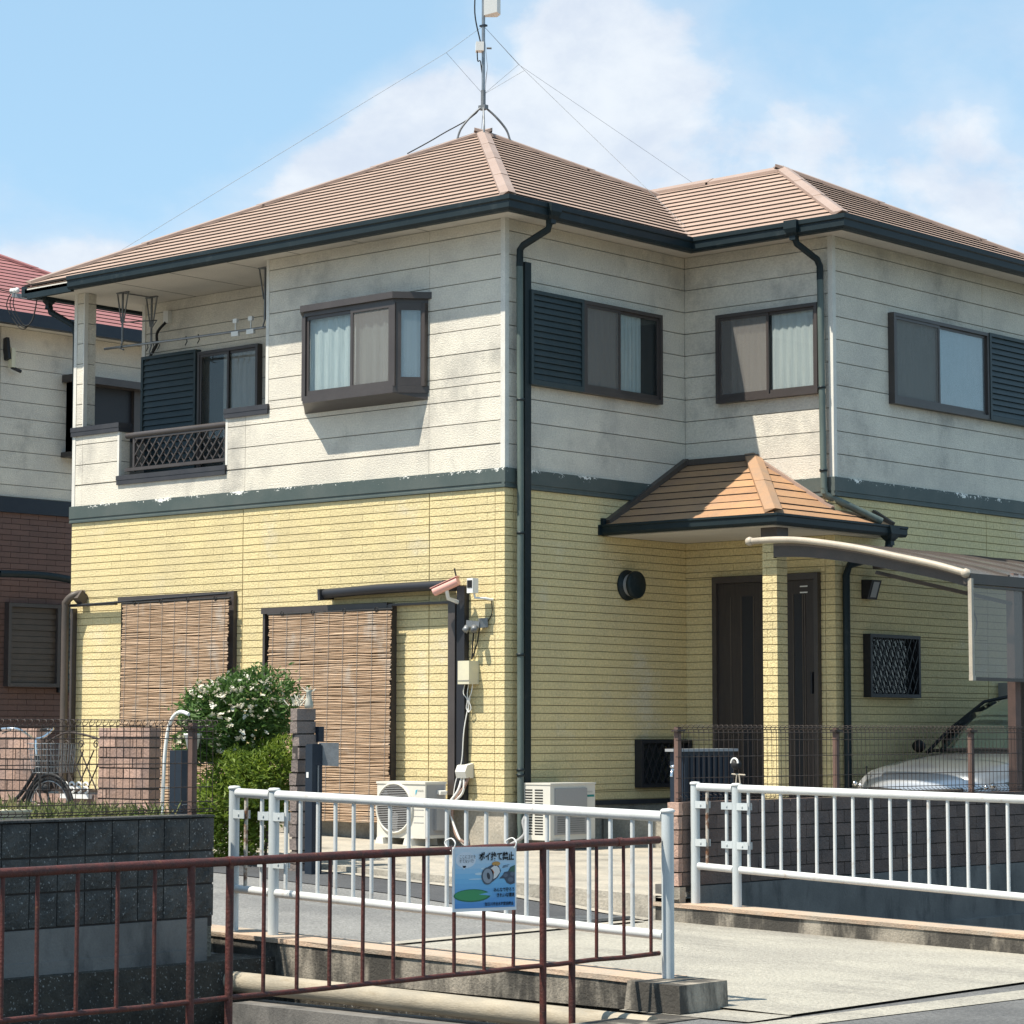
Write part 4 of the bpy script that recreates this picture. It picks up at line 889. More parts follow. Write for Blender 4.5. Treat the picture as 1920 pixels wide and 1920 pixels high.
reed_screen('sun-bleached brown reed screen over the left front window, behind the flowering shrub', -5.42, -3.72, .62, 2.845, -.125, .03)
reed_screen('taller reed screen over the right front window, behind the brick gate pillar', -3.10, -1.36, .60, 2.655, -.13, .03)

# ------------------------------------------------------------------ air conditioners
def ac_front():
    t = thing('air_conditioner', 'cream outdoor air conditioner with round fan guard under the front windows', 'air conditioner', 'outdoor air conditioners')
    x0, x1, y0, y1, z0, z1 = -1.255, -.62, -.42, -.14, .475, 1.005
    mb = MB(); mb.box((x0, y0, z0), (x1, y1, z1-.02)); mb.box((x0-.006, y0-.008, z1-.022), (x1+.006, y1+.006, z1)); B_ = part('casing', mb, M['acwhite'], t)
    mb = MB(); cx, cz = -1.015, .755; mb.lathe((cx, y0, cz), [(.0, .004), (.222, .004)], 40, axis=(0, -1, 0)); part('fan_opening', mb, M['black'], t)
    mb = MB(); mb.lathe((cx, y0, cz), [(.222, .0), (.222, .022), (.234, .026), (.242, .020), (.244, .0)], 40, axis=(0, -1, 0)); GR = part('fan_guard', mb, M['acwhite'], t)
    for i in range(-13, 14):
        z = cz+i*.0165; hw = math.sqrt(max(.222**2-(z-cz)**2, 0)); mb = MB(); mb.tube([(cx-hw, y0-.018, z), (cx, y0-.024, z), (cx+hw, y0-.018, z)], .0035, 5); part('guard_wire', mb, M['acgrey'], GR)
    for a in range(3):
        mb = MB(); th = a*2.094+.4; d1 = Vector((math.cos(th), 0, math.sin(th))); d2 = Vector((-d1.z, 0, d1.x)); q = Vector((cx, y0-.006, cz)); mb.add([q+d1*.03, q+d1*.20-d2*.07, q+d1*.21+d2*.06, q+d1*.05+d2*.05], [(0, 1, 2, 3)]); part('fan_blade', mb, M['acgrey'], t)
    for z in (.62, .68, .74):
        mb = MB(); mb.box((-.77, y0-.002, z), (-.64, y0+.001, z+.006)); part('groove', mb, M['acgrey'], t)
    mb = MB(); mb.add([(-.745, y0-.003, .925), (-.72, y0-.003, .935), (-.735, y0-.003, .90), (-.748, y0-.003, .88)], [(0, 1, 2, 3)]); part('emblem', mb, mat('logo_blue', (.06, .40, .55), None, fine=0), t)
    txt('DAIKIN', t, (-.715, y0-.003, .915), .022, M['galv'], (1, 0, 0), (0, 0, 1), 'lettering')
    mb = MB(); mb.box((x1-.001, -.40, z0+.03), (x1+.004, -.16, z1-.03)); part('side_panel', mb, M['acgrey'], t)
    mb = MB(); mb.bar((x1+.004, -.22, .91), (x1+.05, -.22, .90), .09, .035); part('handle', mb, M['plwhite'], t)
    mb = MB(); mb.box((x1+.004, -.31, .55), (x1+.045, -.19, .76)); mb.prism([(x1+.004, -.31, .76), (x1+.045, -.31, .76), (x1+.02, -.28, .82), (x1+.004, -.28, .82)], (0, .09, 0)); part('valve_cover', mb, M['acgrey'], t)
    for x in (-1.20, -.83):
        mb = MB(); mb.prism([(x-.05, -.46, yard_z(x, -.3)-.01), (x+.07, -.46, yard_z(x, -.3)-.01), (x+.05, -.45, .476), (x-.03, -.45, .476)], (0, .36, 0)); part('foot', mb, M['acwhite'], t)
def ac_side():
    t = thing('air_conditioner', 'white outdoor air conditioner with grey front and slotted side round the corner from the downpipe', 'air conditioner', 'outdoor air conditioners')
    x0, x1, y0, y1, z0, z1 = .09, .42, .17, .82, .47, 1.0
    mb = MB(); mb.box((x0, y0, z0), (x1, y1, z1-.015)); mb.box((x0-.004, y0-.006, z1-.016), (x1+.008, y1+.005, z1)); part('casing', mb, M['acwhite'], t)
    mb = MB(); mb.box((x1, y0+.06, z0+.05), (x1+.012, y1-.13, z1-.05)); part('front_grille', mb, M['acgrey'], t)
    for i in range(10):
        mb = MB(); z = z0+.07+i*.02; mb.box((x1+.011, y0+.09, z), (x1+.016, y1-.17, z+.008)); part('grille_bar', mb, M['galv'], t)
    for cidx, (xa, xb) in enumerate(((x0+.02, x0+.11), (x0+.14, x0+.24))):
        for i in range(17):
            mb = MB(); z = z0+.05+i*.0255; mb.box((xa, y0-.002, z), (xb, y0+.004, z+.012)); part('slot', mb, M['black'], t)
    mb = MB(); mb.box((x1+.0005, y1-.115, .865), (x1+.003, y1-.015, .885)); part('badge', mb, mat('badge_green', (.02, .20, .19), None, fine=0), t)
    txt('FUJITSU', t, (x1+.003, y1-.115, .905), .022, M['acgrey'], (0, 1, 0), (0, 0, 1), 'lettering')
    for y in (y0+.1, y1-.1):
        mb = MB(); mb.box((x0-.02, y-.05, yard_z(.2, y)-.01), (x1+.02, y+.05, z0)); part('foot', mb, M['concgrey'], t)
    mb = MB(); mb.tube(bez([(x0+.1, y0, .75), (x0+.05, y0-.06, .65), (x0+.08, y0-.08, .52), (.05, .02, .42)], 5), .018, 7); part('hose', mb, M['acgrey'], t)

def txt(s_, parent, loc, size, mtl, xdir, ydir, name, align='LEFT', bold=0.):
    cu = bpy.data.curves.new('t', 'FONT'); cu.body = s_; cu.size = size; cu.align_x = align; cu.offset = bold; cu.resolution_u = 2
    o = bpy.data.objects.new('t', cu); col.objects.link(o)
    dg = bpy.context.evaluated_depsgraph_get(); dg.update()
    me = bpy.data.meshes.new_from_object(o.evaluated_get(dg)); bpy.data.objects.remove(o); me.materials.clear(); me.materials.append(mtl)
    x = Vector(xdir).normalized(); y = Vector(ydir).normalized(); z = x.cross(y)
    mm = Matrix((x, y, z)).transposed().to_4x4(); mm.translation = Vector(loc); me.transform(mm)
    return link(name, me, parent)
ac_front(); ac_side()
# ------------------------------------------------------------------ white railings on the bridge
def tube_mesh(name, r, h, n, mtl): return MB().tube([(0, 0, 0), (0, 0, h)], r, n).mesh(name, mtl)
PK = {}
def white_fence(label, y, xp, xpk, xr0, xr1, zt, zb, zpost, zbase):
    t = thing('bridge_railing', label, 'railing', 'white bridge railings')
    for k, x in enumerate(xp):
        mb = MB(); zt_ = zpost(x); z0 = zbase(x)
        mb.tube([(x, y, z0), (x, y, zt_)], .034, 14); o = part('post', mb, M['whitec'], t)
        mb = MB(); mb.lathe((x, y, zt_-.014), [(.036, 0), (.040, .004), (.040, .014), (.030, .022), (0, .024)], 14); part('post_cap', mb, M['white'], o)
    def rail(a, b, za, zb_, r, nm):
        mb = MB(); n = 10; mb.tube([(a+(b-a)*i/n, y, za+(zb_-za)*i/n) for i in range(n+1)], r, 14); part(nm, mb, M['white'], t)
    segs = [(a+.03, b-.03) for a, b in zip([xp[0]], [xp[1]])]+[(xp[1]+.03, xr1)]
    for a, b in segs: rail(a, b, zt(a), zt(b), .0295, 'top_rail'); rail(a, b, zb(a), zb(b), .0265, 'bottom_rail')
    for x in xpk:
        mb = MB(); j = random.uniform(-.002, .002); mb.tube([(x, y, zb(x)), (x+j, y, zt(x))], .0125, 8); part('picket', mb, M['rusty'] if abs(x-3.91) < .01 or abs(x-4.47) < .01 else M['white'], t)
    for a, b in ((xp[0]+.02, xp[0]+.12), (xp[1]-.12, xp[1]-.02), (xp[1]+.02, xp[1]+.12)):
        for q in (.30, .78):
            xm = (a+b)/2; z = zb(xm)+(zt(xm)-zb(xm))*q
            mb = MB(); mb.box((a, y-.028, z-.026), (b, y-.022, z+.026)); mb.box((a, y+.022, z-.026), (b, y+.028, z+.026)); mb.tube([(xm, y-.034, z), (xm, y+.034, z)], .007, 6); part('bracket', mb, M['whitec'], t)
    return t
ztop = lambda x: 1.08-(x-4.27)*.0205; zbot = lambda x: .47-(x-4.27)*.031
white_fence('white railing on the left side of the bridge, behind the rusty red fence', -6.82, [3.80, 4.17, 7.30], [3.91, 4.06, 4.28]+[4.41+.1555*i for i in range(18)]+[7.18], 3.8, 7.27, ztop, zbot, lambda x: ztop(x)+.035, lambda x: .215-(x-3.8)*.02)
ztop2 = lambda x: 1.065-(x-4.8)*.015; zbot2 = lambda x: .475-(x-4.8)*.04
white_fence('white railing on the right side of the bridge in front of the dark brick wall', -2.75, [4.36, 4.74], [4.47, 4.65, 4.85]+[4.98+.1555*i for i in range(24)], 4.3, 8.75, ztop2, zbot2, lambda x: ztop2(x)+.03, lambda x: .218-(x-4.1)*.02)
t = thing('wire_reel', 'small dark wire reel on legs perched on the second right railing post', 'reel')
mb = MB(); mb.lathe((4.74, -2.75, 1.24), [(.0, -.02), (.036, -.02), (.04, 0), (.036, .02), (0, .02)], 12, axis=(.7, -.7, .2)); part('reel', mb, M['cable'], t)
mb = MB(); mb.tube([(4.74+.03*math.cos(a*.45), -2.77, 1.25+.035*math.sin(a*.45)) for a in range(8)], .008, 6); part('wound_wire', mb, M['plwhite'], t)
mb = MB(); mb.tube([(4.70, -2.75, 1.17), (4.82, -2.75, 1.165)], .006, 5); mb.tube([(4.735, -2.75, 1.10), (4.745, -2.75, 1.17)], .005, 5); mb.tube([(4.775, -2.75, 1.10), (4.765, -2.75, 1.17)], .005, 5); part('stand', mb, M['beige'], t)

# ------------------------------------------------------------------ rusty red fence on the near bank
t = thing('red_fence', 'rusty red-brown pipe fence running along the near canal bank in the foreground', 'fence')
rx = lambda y: 7.27+(y+9.0)*.0
def rz(y): return .892
yA, yB = -13.6, -6.86
mb = MB(); n = 24; mb.tube([(rx(yA+(yB-yA)*i/n), yA+(yB-yA)*i/n, rz(0)+random.uniform(-.002, .002)) for i in range(n+1)], .0205, 12); part('top_rail', mb, M['red'], t)
mb = MB(); mb.tube([(rx(yA+(yB-yA)*i/n), yA+(yB-yA)*i/n, .282+random.uniform(-.003, .003)) for i in range(n+1)], .0125, 10); part('bottom_rail', mb, M['red'], t)
for y in (-9.98, -7.2):
    mb = MB(); mb.tube([(rx(y), y-.02, rz(0)), (rx(y), y+.02, rz(0))], .024, 12); part('joint_collar', mb, M['red'], t)
yy = -13.4
posts = [-12.6, -12.37, -10.21, -9.98, -7.82, -7.59]
for y in posts:
    mb = MB(); mb.tube([(rx(y), y, -.06), (rx(y), y, rz(0))], .0185, 12); part('post', mb, M['red'], t)
pk = tube_mesh('picket', .0095, .61, 8, M['red'])
ys = [-11.24-.215*i for i in range(0, 9)]+[-11.06, -10.85, -10.63, -10.42, -9.77, -9.56, -9.35, -9.13, -8.92, -8.71, -8.49, -8.27, -8.05, -7.39, -7.16, -6.93]
for y in ys:
    o = link('picket', pk, t, (rx(y), y, .282)); o.rotation_euler = (random.uniform(-.006, .006), random.uniform(-.006, .006), 0)
# ------------------------------------------------------------------ anti-litter sign
sg = thing('litter_sign', 'blue and white Japanese no-littering sign tied to the red fence', 'sign')
SX, SY0, SZ0, SW, SH = 7.305, -8.545, .592, .475, .318
def S(u, v, k=0): return (SX+.0035+.0006*k, SY0+SW*u, SZ0+SH*v-.012*u)
mb = MB(); mb.prism([(SX, SY0, SZ0), (SX, SY0+SW, SZ0-.012), (SX, SY0+SW, SZ0+SH-.012), (SX, SY0, SZ0+SH)], (.003, 0, 0)); part('plate', mb, mat('sign_white', (.66, .68, .70), None, rough=.4, fine=.03), sg)
def flat(name, pts, colr, k):
    mb = MB(); mb.add([S(u, v, k) for u, v in pts], [tuple(range(len(pts)))]); part(name, mb, mat('sign_%02d_%02d_%02d' % tuple(int(c*99) for c in colr), colr, None, rough=.35, fine=.02), sg)
def ell(cx, cy, rx_, ry, a0=0, a1=360, n=24, rot=0):
    return [(cx+rx_*math.cos(R(a0+(a1-a0)*i/n))*math.cos(rot)-ry*math.sin(R(a0+(a1-a0)*i/n))*math.sin(rot), cy+rx_*math.cos(R(a0+(a1-a0)*i/n))*math.sin(rot)+ry*math.sin(R(a0+(a1-a0)*i/n))*math.cos(rot)) for i in range(n+1)]
for i in range(12):
    v0 = .05+.92*i/12; v1 = .05+.92*(i+1)/12; q = i/11
    cA, cB, cC = (.07, .25, .56), (.17, .44, .68), (.55, .63, .70)
    cc = tuple(a+(b-a)*min(q/.5, 1) for a, b in zip(cA, cB)) if q < .5 else tuple(a+(b-a)*(q-.5)/.5 for a, b in zip(cB, cC))
    flat('printed_sky' if q > .5 else 'printed_sea', [(.035, v0), (.975, v0), (.975, v1), (.035, v1)], cc, 1)
for (cx, cy, a, b) in ((.52, .66, .09, .018), (.42, .58, .08, .02), (.36, .50, .12, .008)): flat('printed_cloud', ell(cx, cy, a, b), (.52, .64, .72), 2)
flat('printed_bubble', ell(.20, .80, .155, .125), (.62, .66, .72), 2); flat('printed_bubble_tail', [(.15, .71), (.21, .71), (.17, .64)], (.62, .66, .72), 2)
flat('printed_leaf', ell(.30, .245, .285, .10, 12, 352), (.02, .14, .07), 2); flat('printed_leaf_top', ell(.29, .25, .262, .083, 14, 350), (.04, .26, .10), 3); flat('printed_leaf_notch', [(.40, .26), (.60, .30), (.60, .235)], (.13, .38, .64), 4)
flat('printed_rock', [(.72, .50), (.78, .56), (.80, .60), (.86, .61), (.90, .68), (.97, .71), (.97, .42), (.90, .40), (.84, .43), (.80, .50)], (.045, .065, .10), 3)
for (cx, cy, a, b) in ((.82, .55, .035, .03), (.90, .48, .045, .035), (.93, .57, .035, .03)): flat('printed_rock_light', ell(cx, cy, a, b), (.10, .13, .18), 4)
flat('printed_bush', [(.87, .61), (.91, .68), (.97, .71), (.97, .60)], (.04, .12, .09), 4)
flat('printed_can', [(.50, .66), (.64, .74), (.70, .72), (.75, .62), (.70, .52), (.60, .44), (.52, .42)], (.05, .07, .10), 4)
flat('printed_can_label', [(.58, .66), (.66, .72), (.72, .66), (.73, .60), (.67, .52), (.60, .48)], (.66, .64, .62), 5); flat('printed_can_top_band', ell(.67, .735, .065, .035), (.50, .26, .07), 5); flat('printed_can_band', [(.555, .50), (.60, .49), (.64, .60), (.60, .66)], (.42, .15, .08), 6)
flat('printed_can_lid', ell(.535, .545, .095, .135), (.07, .09, .12), 6); flat('printed_can_lid_face', ell(.535, .545, .078, .113), (.25, .28, .33), 7); flat('printed_can_tab', ell(.545, .545, .024, .055, rot=.2), (.03, .035, .05), 8)
for (a, b) in (((.78, .70), (.88, .72)), ((.77, .68), (.86, .69))): flat('printed_motion_line', [(a[0], a[1]), (b[0], b[1]), (b[0], b[1]-.008), (a[0], a[1]-.012)], (.04, .06, .10), 5)
tx = M['black']; yx = (0, 1, -.025); zx = (0, 0, 1)
def stx(s_, u, v, h, b=.0, nm='printed_lettering'):
    return txt(s_, sg, S(u, v, 9), h, tx, yx, zx, nm, bold=b)
stx('ポイ捨て禁止', .40, .800, .0435, .0014)
stx('ここにゴミを', .09, .825, .0205); stx('すてないで!', .09, .760, .0205)
stx('みんなで守ろう', .625, .300, .0228, .0005); stx('きれいな環境', .672, .215, .0228, .0005)
stx('加古川市治水対策協議会', .49, .085, .0195, .0004)
for u in (.01, .965):
    mb = MB(); p = Vector(S(u, .97, 3)); mb.tube(bez([p, p+Vector((.012, 0, .03)), p+Vector((-.02, .004, .052)), p+Vector((-.06, .0, .03)), p+Vector((-.02, 0, -.01))], 5), .0035, 6); part('tie', mb, M['plwhite'], sg)

# ------------------------------------------------------------------ mesh fences on the walls
def mesh_fence(label, x, y0, y1, z0, z1, pitch, posts, rel, r=.0026):
    t = thing('mesh_fence', label, 'fence', 'wire mesh fences on the walls')
    mb = MB(); n = int((y1-y0)/pitch)
    for i in range(n+1):
        y = y1-i*pitch
        mb.tube([(x, y, z0+.04), (x, y, z1-.03)], r, 4, caps=False)
        mb.tube([(x+.004, y, z1-.035), (x+.028, y, z1-.03), (x+.040, y+.004, z1-.012), (x+.026, y+.008, z1), (x, y+.008, z1-.002), (x-.018, y+.008, z1-.02), (x-.012, y+.008, z1-.045), (x, y+.004, z1-.055)], r, 4, caps=False)
        mb.tube([(x, y, z0+.045), (x+.03, y, z0+.035), (x+.032, y+.006, z0+.012), (x+.005, y+.008, z0)], r, 4, caps=False)
    for q in rel: mb.tube([(x+.003, y0, z0+(z1-z0)*q), (x+.003, y1, z0+(z1-z0)*q)], r*1.25, 5)
    part('wire_mesh', mb, M['wire'], t, stuff=True)
    for y in posts:
        mb = MB(); mb.box((x-.045, y-.02, z0-.03), (x-.008, y+.02, z1-.015)); o = part('post', mb, M['postbrown'], t)
        mb = MB(); mb.box((x-.05, y-.045, z1-.05), (x+.014, y+.045, z1-.035)); part('clamp', mb, M['wire'], o)
    return t
mesh_fence('brown wire mesh fence on top of the black block wall at left', 4.13, -13.5, -7.30, .99, 1.545, .0505, [-7.44, -9.44, -11.44], [.0, .03, .11, .27, .53, .80, .88, .93, 1.0])
mesh_fence('brown wire mesh fence on top of the brick wall in front of the car', 4.24, -2.83, 7.5, .965, 1.53, .062, [-2.77, -.70, 1.35, 3.4, 5.4], [.0, .03, .11, .30, .58, .80, .9, .97])
# ------------------------------------------------------------------ brick walls
def brick_mesh(name, lx, ly, lz, mtl, rough=.004):
    out = []
    for k in range(4):
        b = MB(); vs = []
        for z in (-1, 1):
            for y in (-1, 1):
                for x in (-1, 1): vs.append((x*lx/2+random.uniform(-rough, rough), y*ly/2+random.uniform(-rough, rough)*.5, z*lz/2+random.uniform(-rough, rough)*.5))
        b.add(vs, [(0, 1, 3, 2), (4, 6, 7, 5), (0, 4, 5, 1), (2, 3, 7, 6), (0, 2, 6, 4), (1, 5, 7, 3)]); out.append(b.mesh(name, mtl))
    return out
t = thing('brick_wall', 'dark brown brick wall along the canal under the mesh fence, right of the bridge', 'wall')
mb = MB(); mb.box((4.19, -2.825, .30), (4.288, 8.0, .935)); part('core', mb, M['mortar'], t)
bmz = brick_mesh('brick', .10, .205, .096, M['wbrick']); RWH = .1035
for rr_ in range(6):
    for cc in range(26):
        y = -2.825+.105+cc*.211+(.105 if rr_ % 2 else 0)
        z = .34+RWH/2+rr_*RWH
        if y > 2.9: continue
        link('brick', bmz[random.randrange(4)], t, (4.25, y, z))
    if rr_ % 2:
        b = brick_mesh('brick', .10, .10, .096, M['wbrick']); link('brick', b[0], t, (4.25, -2.825+.052, .34+RWH/2+rr_*RWH))
    o = brick_mesh('brick', .098, .05, .094, M['obrick'], .006); link('brick', o[1], t, (4.246, -2.845, .34+RWH/2+rr_*RWH))
mb = MB()
for rr_ in range(6):
    for cc in range(24): mb.box((4.2, 2.95+cc*.211, .343+rr_*RWH), (4.3, 3.15+cc*.211, .438+rr_*RWH))
part('bricks', mb, M['wbrick'], t, stuff=True)
mb = MB(); mb.box((4.18, -2.87, .18), (4.305, -2.80, .335)); part('end_rubble', mb, M['kerb'], t)
def pier(label, x0, x1, y0, y1, z0, z1, lx, rowh, mtl='obrick', group=None, name='brick_pier'):
    t = thing(name, label, 'wall', group)
    mb = MB(); mb.box((x0+.008, y0+.008, z0), (x1-.008, y1-.008, z1-.01)); part('core', mb, M['mortar'], t)
    n = max(1, round((z1-z0)/rowh)); hh = (z1-z0)/n
    for i in range(n):
        cuts = [x0]; x = x0+(lx/2 if i % 2 else lx)
        while x < x1-.04: cuts.append(x); x += lx
        cuts.append(x1)
        for a, b in zip(cuts, cuts[1:]):
            mb = MB(); j = random.uniform(-.004, .004); mb.box((a+.005, y0+j, z0+i*hh+.008), (b-.005, y1+j, z0+(i+1)*hh-.006)); part('brick', mb, M[mtl], t)
    return t
pier('reddish brick garden wall beside the lattice gate, behind the bicycle', -2.45, -1.72, -2.85, -2.72, .40, 1.515, .245, .095, group='old brick garden walls')
pier('reddish brick garden pier at the left edge of the picture behind the handlebar', -4.9, -3.36, -2.85, -2.72, .42, 1.51, .245, .095, group='old brick garden walls')
pier('low brick garden wall under the lattice gate', -3.36, -2.45, -2.84, -2.73, .42, .90, .245, .095, group='old brick garden walls')
t = thing('gate_pillar', 'slim rough brick gate pillar with a vase on top in front of the right reed screen', 'pillar')
mb = MB(); mb.box((.485, -3.18, .28), (.545, -2.99, 1.665)); part('core', mb, M['mortar'], t)
n = 13; hh = (1.672-.28)/n
for i in range(n):
    z = .28+i*hh; j = random.uniform(-.012, .012) if i not in (9, 10) else .02
    bk = brick_mesh('brick', .082, .215, hh-.012, M['gbrick'], .005)[i % 4]; link('brick', bk, t, (.515+j*.4, -3.085+j*.6, z+hh/2))
    if i > 10: link('brick', brick_mesh('brick', .05, .10, hh-.012, M['gbrick'], .004)[0], t, (.43, -3.0, z+hh/2))
t2 = thing('vase', 'small stone vase with dry pale twigs on the gate pillar', 'vase')
mb = MB(); mb.lathe((.55, -3.06, 1.67), [(0, 0), (.035, 0), (.04, .03), (.025, .08), (.022, .13), (.032, .15), (0, .15)], 12); part('body', mb, M['ceramic'], t2)
mb = MB()
for i in range(12):
    a = random.uniform(0, 6.28); b = random.uniform(.02, .07); mb.tube([(.55, -3.06, 1.80), (.55+b*math.cos(a), -3.06+b*math.sin(a), 1.81+random.uniform(.0, .05))], .003, 4)
for i in range(20):
    a = random.uniform(0, 6.28); b = random.uniform(.03, .14); q = Vector((.46+.06*random.uniform(-1, 1)+.05*math.cos(a)*b, -3.12+b*.4*math.sin(a), 1.69)); mb.tube([q, q+Vector((random.uniform(-.06, .06), random.uniform(-.05, .05), random.uniform(.04, .10)))], .0045, 4)
part('twigs', mb, M['petal'], t2)
t = thing('mailbox_post', 'tall dark navy mailbox post with grey flap beside the brick gate pillar', 'mailbox')
mb = MB(); mb.box((.735, -3.27, .29), (.815, -3.155, 1.365)); mb.box((.742, -3.262, 1.365), (.808, -3.163, 1.376)); part('body', mb, M['navy'], t)
mb = MB(); mb.box((.815, -3.215, .98), (.823, -3.20, 1.20)); part('handle', mb, M['steel'], t)
mb = MB(); mb.box((.75, -3.274, 1.10), (.775, -3.269, 1.145)); part('name_plate', mb, M['plwhite'], t)
mb = MB(); mb.prism([(.77, -3.15, 1.20), (.90, -3.05, 1.19), (.90, -3.05, 1.385), (.77, -3.15, 1.385)], (.02, -.02, 0)); part('flap', mb, M['galv'], t)
mb = MB(); mb.box((.56, -2.99, 1.39), (.60, -2.93, 1.52)); part('intercom', mb, M['navy'], t)
t = thing('garden_post', 'short dark navy post standing behind the left mesh fence', 'post')
mb = MB(); mb.box((3.70, -7.55, .93), (3.81, -7.44, 1.36)); part('body', mb, M['navy'], t)
for z in (.99, 1.02):
    mb = MB(); mb.box((3.812, -7.54, z), (3.814, -7.45, z+.006)); part('band', mb, M['galv'], t)
t.location = (-.02, .29, 0)
# scrolled gate
t = thing('lattice_gate', 'dark scrolled wrought-iron lattice gate between the garden walls', 'gate')
mb = MB()
mb.tube(bez([(-3.30, -2.80, 1.36), (-3.0, -2.80, 1.46), (-2.75, -2.80, 1.45), (-2.47, -2.80, 1.40)], 6), .011, 6); mb.bar((-3.30, -2.80, .93), (-2.47, -2.80, .93), .02, .02); mb.bar((-3.31, -2.80, .91), (-3.31, -2.80, 1.40), .022, .022, up=(1, 0, 0)); mb.bar((-2.47, -2.80, .91), (-2.47, -2.80, 1.40), .022, .022, up=(1, 0, 0)); part('gate_frame', mb, M['wire'], t)
for s_ in (1, -1):
    for i in range(6):
        xa = -3.27+i*.15; mb = MB(); xb = xa+s_*.24; xb = min(max(xb, -3.30), -2.48); k = abs(xb-xa)/.24
        if k < .2: continue
        mb.tube([(xa, -2.80+.006*s_, .94), (xb, -2.80+.006*s_, .94+.36*k)], .007, 5); part('lattice_bar', mb, M['wire'], t)
for i in range(4):
    c_ = Vector((-3.2+i*.22, -2.80, 1.355)); mb = MB(); mb.tube([c_+Vector(((.045-.003*a)*math.cos(a*.7), 0, (.045-.003*a)*math.sin(a*.7))) for a in range(13)], .006, 5); part('scroll', mb, M['wire'], t)
t = thing('flower_block', 'white openwork concrete block with leaf pattern in the low garden wall', 'block')
mb = MB(); mb.box((-2.93, -2.90, .86), (-2.52, -2.855, .90))
for i in range(4):
    c_ = (-2.87+i*.10, -2.89, .96)
    for a in (1, -1): mb.tube([(c_[0]+a*.035*math.cos(q*.6)-.0, -2.89, c_[2]+a*.02+.028*math.sin(q*.6)) for q in range(9)], .010, 6)
part('openwork', mb, M['plwhite'], t)
t = thing('plant_crook', 'white curved garden crook standing in front of the garden wall', 'stand')
mb = MB(); mb.tube(bez([(-.67, -3.60, street_z(-.7, -3.6)-.02), (-.66, -3.60, .95), (-.63, -3.60, 1.35), (-.57, -3.60, 1.56), (-.46, -3.60, 1.64), (-.34, -3.60, 1.62)], 6), .016, 8); mb.tube([(-.66, -3.6, 1.0), (-.56, -3.55, 1.0)], .01, 6); part('crook', mb, M['plwhite'], t)
t = thing('flower_pot', 'small white flower pot hung beside the white crook', 'pot')
mb = MB(); mb.lathe((-.40, -3.5, 1.33), [(0, 0), (.045, 0), (.07, .11), (.078, .115), (.078, .13), (.06, .13), (0, .11)], 16); part('body', mb, M['plwhite'], t)
mb = MB(); mb.tube([(-.40, -3.5, 1.44), (-.40, -3.52, 1.55), (-.36, -3.58, 1.62)], .006, 5); part('hanger', mb, M['cable'], t)
# ------------------------------------------------------------------ plants
def leaves(mb, n, cen, rad, size, up=.3, shell=.55, squash=None, drop=0., mis=4):
    cen = Vector(cen); ph = [random.uniform(0, 6.28) for _ in range(6)]
    for i in range(n):
        d_ = Vector((random.gauss(0, 1), random.gauss(0, 1), random.gauss(0, 1))).normalized()
        lump = 1+.16*math.sin(3*d_.x*2+ph[0]+4*d_.z)+.13*math.sin(5*d_.y+ph[1])+.10*math.sin(7*d_.z+ph[2]+3*d_.x)
        q = (shell+(1-shell)*random.random()**.6)*lump
        if random.random() < .08: q *= random.uniform(1.05, 1.25)
        p = cen+Vector((d_.x*rad[0]*q, d_.y*rad[1]*q, d_.z*rad[2]*q))
        a = Vector((random.gauss(0, 1), random.gauss(0, 1), random.gauss(0, .5)+up)).normalized()+d_*.7; a.normalize()
        b = a.cross(Vector((random.gauss(0, 1), random.gauss(0, 1), random.gauss(0, 1)))).normalized()
        L = size*random.uniform(.5, 1.6); W_ = L*random.uniform(.28, .42); nrm = a.cross(b)*L*.12
        mb.add([p-a*L*.5, p+b*W_*.5+nrm, p+a*L*.5, p-b*W_*.5+nrm], [(0, 1, 2), (0, 2, 3)])
fl = []
for k in range(3):
    b = MB()
    for i in range(16):
        a = random.uniform(0, 6.28); r1 = random.uniform(0, .020); p = Vector((r1*math.cos(a), r1*math.sin(a), random.uniform(.0, .012)))
        x = Vector((math.cos(a+1), math.sin(a+1), .2))*.008; y = Vector((-math.sin(a+1), math.cos(a+1), .1))*.007
        b.add([p-x, p+y, p+x, p-y], [(0, 1, 2, 3)])
    fl.append(b.mesh('flower', M['petal']))
def shrub(name, label, mtl, blobs, size, nfl=0, flz=0., cat='shrub', stems=((0, 0),), base=.3):
    t = thing(name, label, cat); mb = MB()
    for (n, c_, r_2) in blobs: leaves(mb, n, c_, r_2, size)
    part('foliage', mb, M[mtl], t)
    mb = MB(); c_ = Vector(blobs[0][1])
    for dx, dy in stems:
        mb.tube(bez([(c_.x+dx, c_.y+dy, base), (c_.x+dx*1.3+.02, c_.y+dy, base+(c_.z-base)*.5), (c_.x+dx*2.2, c_.y+dy*2, c_.z+.1)], 4), .013, 6)
    part('stem', mb, M['stem'], t)
    for i in range(nfl):
        n, cc, rr_ = blobs[random.choice([0, 0, 0, 1]) if len(blobs) > 1 else 0]; cc = Vector(cc)
        d_ = Vector((random.gauss(.5, .7), random.gauss(-.6, .7), random.gauss(.3, .7))).normalized()
        p = cc+Vector((d_.x*rr_[0], d_.y*rr_[1], d_.z*rr_[2]))*random.uniform(.98, 1.10)
        if p.z < flz: continue
        o = link('flower', fl[i % 3], t, p); o.rotation_euler = (random.uniform(-.5, .5)+.5, random.uniform(-.4, .4), random.uniform(0, 6)); s_ = random.uniform(.9, 1.6); o.scale = (s_, s_, s_)
    return t
